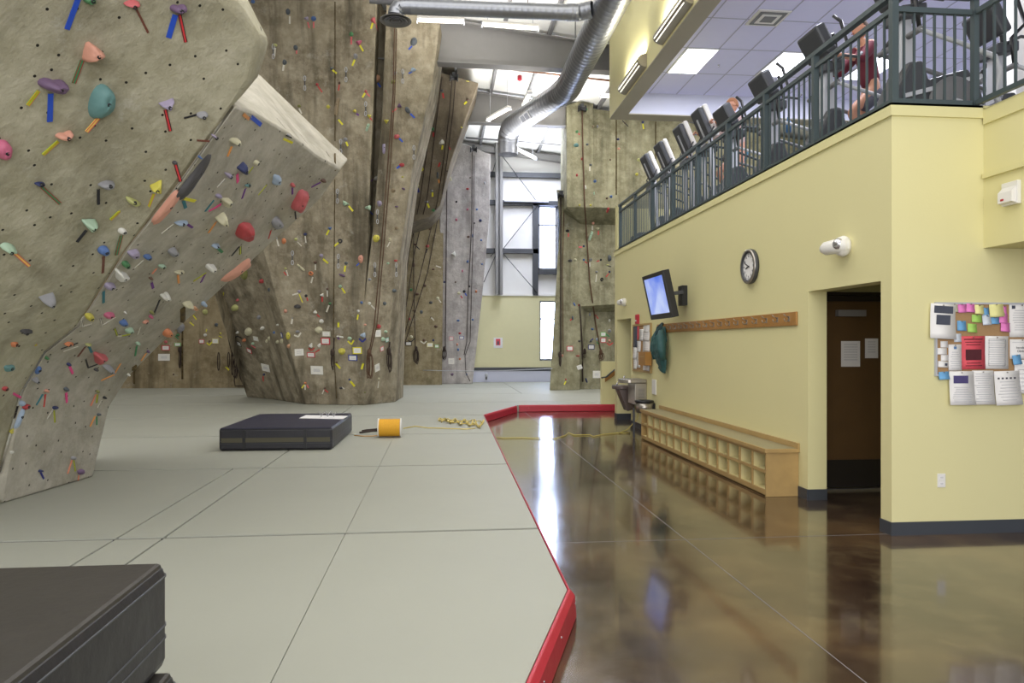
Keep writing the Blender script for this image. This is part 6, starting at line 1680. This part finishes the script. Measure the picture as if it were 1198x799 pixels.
for z, h in ((zS, .022), (zB, .02), (zT, .022)): MB().box((rx + .029, 5.73, z - h), (rx2 - .036, 5.77, z + h)).build('rail', M['rail_paint'], o)
for z, h in ((zS, .022), (zB, .02), (zT, .022)): MB().box((rx2 - .02, 3.9, z - h), (rx2 + .02, 5.714, z + h)).build('rail', M['rail_paint'], o)
def bal(x, y): MB().box((x - .0085, y - .0085, zB + .021), (x + .0085, y + .0085, zS - .023)).build('baluster', M['rail_paint'], o)
nb = 0
for a, b_ in zip(posts, posts[1:]):
    n = 10
    for k in range(1, n): bal(rx, a + (b_ - a) * k / n); nb += 1
for k in range(1, 8): bal(rx + (rx2 - rx) * k / 8, 5.75); nb += 1
for k in range(1, 17): bal(rx2, 5.75 - .11 * k); nb += 1

# ================================================================== GYM MACHINES
MZ = 3.5
def elliptical(label, x, y, big=False, tilt=0.0, s=1.0):
    """cross-trainer, console towards the railing, pedals towards +x"""
    o = thing('elliptical_trainer', label, 'exercise machine', (x, y, MZ), 'cross-trainers behind the railing')
    T = lambda a, b_, c: Vector((x + a * s, y + b_ * s, MZ + c * s))
    for t in (-1, 1): MB().bar(T(-.1, t * .26, .05), T(1.75, t * .22, .05), .07, .08).build('base_rail', M['mid_grey'], o)
    for a in (-.1, 1.7): MB().bar(T(a, -.34, .04), T(a, .34, .04), .09, .07).build('foot_bar', M['dark_grey'], o)
    sh = [(-.12, .08), (-.16, .40), (.02, .78), (.16, .80), (.22, .62), (.62, .74), (.76, .52), (.86, .10)]
    for t, nm in ((-.16, 'drive_housing'),): MB().prism([T(a, t, c) for a, c in sh], (0, .32 * s, 0)).build(nm, M['dark_grey'], o, bevel=.03)
    for t in (-1, 1): MB().bar(T(-.05, t * .175, .44), T(.74, t * .175, .66), .02, .04).build('trim_strip', M['light_grey'], o)
    MB().lathe(T(.45, -.20, .40), (0, 1, 0), [(0, .02), (0, .24), (.40 * s, .24), (.40 * s, .02)], 24).build('crank_disc', M['mid_grey'], o)
    MB().prism([T(-.02, -.07, .6), T(.16, -.07, .6), T(.10, -.07, 1.30), (T(0.0, -.07, 1.30))], (0, .14 * s, 0)).build('column', M['light_grey'], o, bevel=.02)
    cx = Vector((math.cos(.5), 0, math.sin(.5))); cz = Vector((-math.sin(.5), 0, math.cos(.5)))
    cc = T(-.06, 0, 1.56)
    MB().obox(cc, cx * .07 * s, Vector((0, .22 * s, 0)), cz * .17 * s).build('console', M['dark_grey'] if not big else M['dark_grey'], o, bevel=.03)
    MB().obox(cc + cx * .074 * s, cx * .004, Vector((0, .17 * s, 0)), cz * .12 * s).build('display', M['black'], o)
    MB().obox(T(.08, 0, 1.28), (.13 * s, 0, .02), (0, .15 * s, 0), (0, 0, .06 * s)).build('tray', M['dark_grey'], o, bevel=.02)
    for t in (-1, 1):
        MB().tube([T(.02, t * .12, 1.30), T(.16, t * .22, 1.36), T(.30, t * .24, 1.34), T(.36, t * .22, 1.40)], .018 * s, 8).build('fixed_handlebar', M['dark_grey'], o)
        f = t * .12
        MB().tube([T(.02, t * .30, 1.02), T(.10 + f, t * .30, 1.30), T(.26 + f, t * .30, 1.46), T(.20 + f, t * .27, 1.72), T(.14 + f, t * .22, 1.80)], .02 * s, 8).build('swing_handle', M['black'], o)
        MB().tube([T(.02, t * .30, 1.02), T(.46, t * .30, .90), T(.78, t * .29, .80), T(.84, t * .28, .66), T(.80, t * .27, .46), T(.90, t * .24, .30)], [.022, .022, .028, .03, .028, .024], 8).build('link_arm', M['light_grey'] if t < 0 else M['mid_grey'], o)
        MB().tube([T(.02, t * .14, 1.02), T(.02, t * .32, 1.02)], .03, 10).build('pivot', M['mid_grey'], o)
        MB().obox(T(1.05, t * .16, .30 + .04 * t), (.19 * s, 0, .02), (0, .07 * s, 0), (0, 0, .025)).build('pedal', M['black'], o, bevel=.012)
        MB().bar(T(.45, t * .20, .40), T(1.62, t * .18, .16), .03, .05).build('pedal_arm', M['light_grey'], o)
    if 'between' in label: MB().lathe(T(.20, -.19, .9), (0, 0, 1), [(0, .001), (0, .035), (.14, .035), (.16, .02), (.2, .02)], 12).build('water_bottle', cmat('bottle_blue', (70, 120, 176), .3), o)
    return o
def stair_machine(label, x, y):
    """tall-console trainer: black console with white side shell on grey uprights"""
    o = thing('stair_climber', label, 'exercise machine', (x, y, MZ), 'stair climbers behind the railing')
    T = lambda a, b_, c: Vector((x + a, y + b_, MZ + c))
    MB().box(T(-.15, -.30, .004), T(1.25, .30, .12)).build('base', M['mid_grey'], o, bevel=.03)
    MB().prism([T(.0, -.22, .12), T(.95, -.22, .12), T(.75, -.22, .55), T(.12, -.22, .75)], (0, .44, 0)).build('step_housing', M['dark_grey'], o, bevel=.03)
    for t in (-1, 1):
        MB().bar(T(.05, t * .20, .3), T(-.02, t * .16, 1.50), .07, .06).build('upright', M['light_grey'], o)
        MB().tube([T(-.02, t * .20, 1.36), T(.25, t * .28, 1.30), T(.75, t * .29, 1.12), T(.85, t * .29, .95), T(.80, t * .27, .5)], .02, 8).build('handrail', M['dark_grey'], o)
        MB().obox(T(.62, t * .11, .36 + .05 * t), (.2, 0, 0), (0, .085, 0), (0, 0, .03)).build('pedal', M['black'], o)
        MB().tube([T(-.02, t * .19, 1.42), T(-.06, t * .26, 1.55), T(.0, t * .28, 1.66)], .014, 6).build('grip', M['black'], o)
    MB().obox(T(0.0, 0, 1.34), (.10, 0, 0), (0, .19, 0), (0, 0, .07)).build('shelf', M['dark_grey'], o, bevel=.02)
    cx = Vector((math.cos(.42), 0, math.sin(.42))); cz = Vector((-math.sin(.42), 0, math.cos(.42))); cc = T(-.05, 0, 1.78)
    MB().obox(cc - cx * .05, cx * .05, Vector((0, .19, 0)), cz * .27).build('console_back', M['dark_grey'], o, bevel=.035)
    MB().obox(cc + cx * .045, cx * .045, Vector((0, .195, 0)), cz * .28).build('console_shell', M['white'], o, bevel=.03)
    MB().obox(cc + cx * .092, cx * .003, Vector((0, .14, 0)), cz * .2).build('display', M['black'], o)
    MB().obox(cc - cx * .102 - cz * .05, cx * .004, Vector((0, .03, 0)), cz * .16).build('back_strip', M['light_grey'], o)
    return o
for (u, X, lb) in ((764, 4.40, 'white and black stair climber farthest along the railing'), (781, 4.42, 'white and black stair climber, second from the far end of the railing'), (805, 4.44, 'white and black stair climber, third from the far end of the railing'), (828, 4.46, 'white and black stair climber standing nearest of its four')):
    y = None
    for it in range(3):
        d = ray(u, 170); y = X / d.x * d.y
    stair_machine(lb, X, y)
for (u, X, lb) in ((853, 4.40, 'grey elliptical trainer with an arched handle, farthest of its kind'), (898, 4.40, 'grey elliptical trainer between the far trainer and the person in maroon'), (961, 4.40, 'grey elliptical trainer the person in maroon is working on')):
    d = ray(u, 90); elliptical(lb, X, X / d.x * d.y, tilt=0)
d = ray(1046, 60); X = 4.42; elliptical('big elliptical trainer at the railing corner, its dark housing fully seen', X + .0, X / d.x * d.y - .05, big=True, s=1.0)
d = ray(1158, 60); X = 5.98; elliptical('elliptical trainer at the upper right corner beside the white post', X, X / d.x * d.y - .02, s=1.0)
MB().box((3.98, 14.3, 3.502), (4.2, 15.0, 3.86)).build('storage_bin', M['dark_grey'], bevel=.04, **tags('low dark bin on the mezzanine floor at the far railing end', 'bin'))

# ================================================================== PEOPLE
def skin_fig(name, joints, edges, m, parent, sub=2):
    me = bpy.data.meshes.new(name); me.from_pydata([Vector(j[0]) - root_of(parent).location for j in joints], edges, [])
    ob = bpy.data.objects.new(name, me); COL.objects.link(ob); ob.parent = parent; me.materials.append(m)
    md = ob.modifiers.new('skin', 'SKIN'); md.use_smooth_shade = True; md.branch_smoothing = .6
    for i, j in enumerate(joints):
        sv = me.skin_vertices[0].data[i]; r = j[1]; sv.radius = r if isinstance(r, tuple) else (r, r)
    me.skin_vertices[0].data[0].use_root = True
    s_ = ob.modifiers.new('subdivision', 'SUBSURF'); s_.levels = 1; s_.render_levels = sub
    return ob
def person(label, x, y, zf, hgt=1.75, shirt=None, pants=None, swing=1, lean=.12, hair=None):
    """exercising figure facing -x: hands on the handles, one leg forward"""
    o = thing('person', label, 'person', (x, y, zf)); k = hgt / 1.75
    T = lambda a, b_, c: Vector((x + a * k, y + b_ * k, zf + c * k))
    hip, chest, neck = T(0, 0, .93), T(-lean * .6, 0, 1.28), T(-lean, 0, 1.47)
    J = [(hip, (.13*k, .10*k)), (T(-lean*.3, 0, 1.08), (.12*k, .095*k)), (chest, (.15*k, .105*k)), (T(-lean*.9, 0, 1.42), (.075*k, .07*k)), (neck, (.052*k, .052*k)), (T(-lean-.01, 0, 1.54), (.05*k, .05*k))]
    E = [(0,1),(1,2),(2,3),(3,4),(4,5)]
    hands = {}
    for t in (-1, 1):
        sh_, el, wr = T(-lean*.85, t*.185, 1.40), T(-lean-.16, t*.25, 1.17), T(-lean-.40+.05*t*swing, t*.24, 1.24+.03*t*swing); hd = T(-lean-.47+.05*t*swing, t*.24, 1.27+.03*t*swing)
        i = len(J); J += [(sh_, .062*k), (el, .046*k), (wr, .030*k), (hd, (.034*k, .022*k))]; E += [(2 if False else 3, i), (i,i+1), (i+1,i+2), (i+2,i+3)]; hands[t] = hd
    for t in (-1, 1):
        f = t * swing; hj = T(0, t*.10, .88); kn = T(-.22 + .12*f, t*.11, .52 + .05*(f < 0)); an = T(-.02 + .16*f, t*.11, .12 + .06*(f > 0)); toe = T(-.17 + .16*f, t*.11, .05 + .06*(f > 0))
        i = len(J); J += [(hj, .088*k), (kn, .060*k), (T(0.0 + .15*f - .04, t*.11, .34), .056*k), (an, .038*k), (toe, (.035*k, .03*k))]; E += [(0, i), (i,i+1), (i+1,i+2), (i+2,i+3), (i+3,i+4)]
    skin_fig('body', J, E, M['skin'], o)
    # head: shaped sphere with face features
    hc = T(-lean - .035, 0, 1.635); hb = bmesh.new(); bmesh.ops.create_uvsphere(hb, u_segments=28, v_segments=20, radius=1.0)
    for v in hb.verts:
        c = v.co.copy(); a, b_, z = c.x * .098, c.y * .075, c.z * .118
        if z < 0: b_ *= 1 + z * 2.2; a = a * (1 + z * .9) - (-z) * .06
        if c.x < -.75 and abs(c.y) < .22 and -.28 < c.z < .12: a -= .022 * (1 - abs(c.y) / .22)
        if c.x < -.6 and abs(abs(c.y) - .38) < .16 and .0 < c.z < .22: a += .010
        if c.x < -.7 and abs(c.y) < .3 and -.56 < c.z < -.42: a -= .006
        v.co = hc + Vector((a, b_, z)) * k
    mh = MB(); mh.bm.free(); mh.bm = hb; mh.build('head', M['skin'], o, smooth=True)
    for t in (-1, 1):
        MB().lathe(hc + Vector((-.088, t*.028, .008))*k, (-1, t*.15, 0), [(0, .001), (0, .010), (.004, .008), (.007, .001)], 10).build('eye', M['ink'], o)
        MB().lathe(hc + Vector((.005, t*.072, -.005))*k, (.2, t, 0), [(0, .024), (.012, .026), (.016, .018), (.01, .004)], 12).build('ear', M['skin'], o)
    MB().obox(hc + Vector((-.094, 0, -.058))*k, (.004, 0, 0), (0, .024*k, 0), (0, 0, .004)).build('mouth', cmat('lip', (160, 90, 84), .6), o)
    hb = bmesh.new(); bmesh.ops.create_uvsphere(hb, u_segments=28, v_segments=16, radius=1.0); rm = [v for v in hb.verts if (v.co.z < .25 and v.co.x < -.15) or v.co.z < -.35]
    bmesh.ops.delete(hb, geom=rm, context='VERTS')
    for v in hb.verts: v.co = hc + Vector((v.co.x*.106 + .006, v.co.y*.083, v.co.z*.126 + .004)) * k * (1 + .0 * v.co.x)
    mh = MB(); mh.bm.free(); mh.bm = hb; ho = mh.build('hair', hair or M['hair'], o, smooth=True); sm = ho.modifiers.new('thick', 'SOLIDIFY'); sm.thickness = .012
    # clothes as fitted skins a little larger than the body
    J2 = [(T(-.01,0,.90), (.145*k,.115*k)), (T(-lean*.3,0,1.08), (.137*k,.112*k)), (chest, (.165*k,.122*k)), (T(-lean*.85,0,1.40), (.10*k,.085*k)), (T(-lean*.95,0,1.455), (.062*k,.06*k))]; E2 = [(0,1),(1,2),(2,3),(3,4)]
    for t in (-1, 1):
        i = len(J2); J2 += [(T(-lean*.85, t*.18, 1.385), .078*k), (T(-lean-.16, t*.25, 1.17), .060*k), (T(-lean-.27, t*.246, 1.195), .048*k)]; E2 += [(3,i),(i,i+1),(i+1,i+2)]
    skin_fig('shirt', J2, E2, shirt or M['maroon'], o)
    J3 = [(T(0,0,.95), (.142*k,.112*k)), (T(0,0,.86), (.135*k,.11*k))]; E3 = [(0,1)]
    for t in (-1, 1):
        f = t * swing; i = len(J3); J3 += [(T(-.02, t*.10, .80), .102*k), (T(-.14 + .07*f, t*.11, .62), .088*k)]; E3 += [(1,i),(i,i+1)]
    skin_fig('shorts', J3, E3, pants or M['grey_cloth'], o)
    for t in (-1, 1):      # shoes and fingers
        f = t * swing; c = T(-.09 + .16*f, t*.11, .045 + .06*(f > 0))
        mb = MB(); mb.obox(c, Vector((.14*k, 0, 0)), (0, .048*k, 0), (0, 0, .038*k)); mb.build('shoe', M['shoe'], o, bevel=.025)
        hd = hands[t]
        for q in range(4):
            b_ = hd + Vector((-.022, (q - 1.5) * .019, .012)) * k; MB().tube([b_, b_ + Vector((-.034, 0, .012 - .004*q))*k, b_ + Vector((-.046, 0, -.018))*k, b_ + Vector((-.028, 0, -.034))*k], [.0095, .009, .0085, .0075], 6).build('finger', M['skin'], o)
        b_ = hd + Vector((.0, -t * .03, .0)) * k; MB().tube([b_, b_ + Vector((-.02, -t*.016, -.012))*k, b_ + Vector((-.04, -t*.01, -.026))*k], [.011, .010, .008], 6).build('thumb', M['skin'], o)
    return o
d = ray(1020, 60); X = 5.22; person('person in a maroon shirt exercising behind the railing, hands on the handles', X, X / d.x * d.y, MZ + .30, 1.72, swing=1)
person('person with light brown hair on the nearest stair climber, mostly hidden by machines', 5.04, 11.77, MZ + .40, 1.82, shirt=cmat('pale_shirt', (196, 170, 164), .8), pants=cmat('teal_shorts', (74, 122, 140), .8), hair=cmat('light_hair', (170, 118, 84), .8), swing=-1)
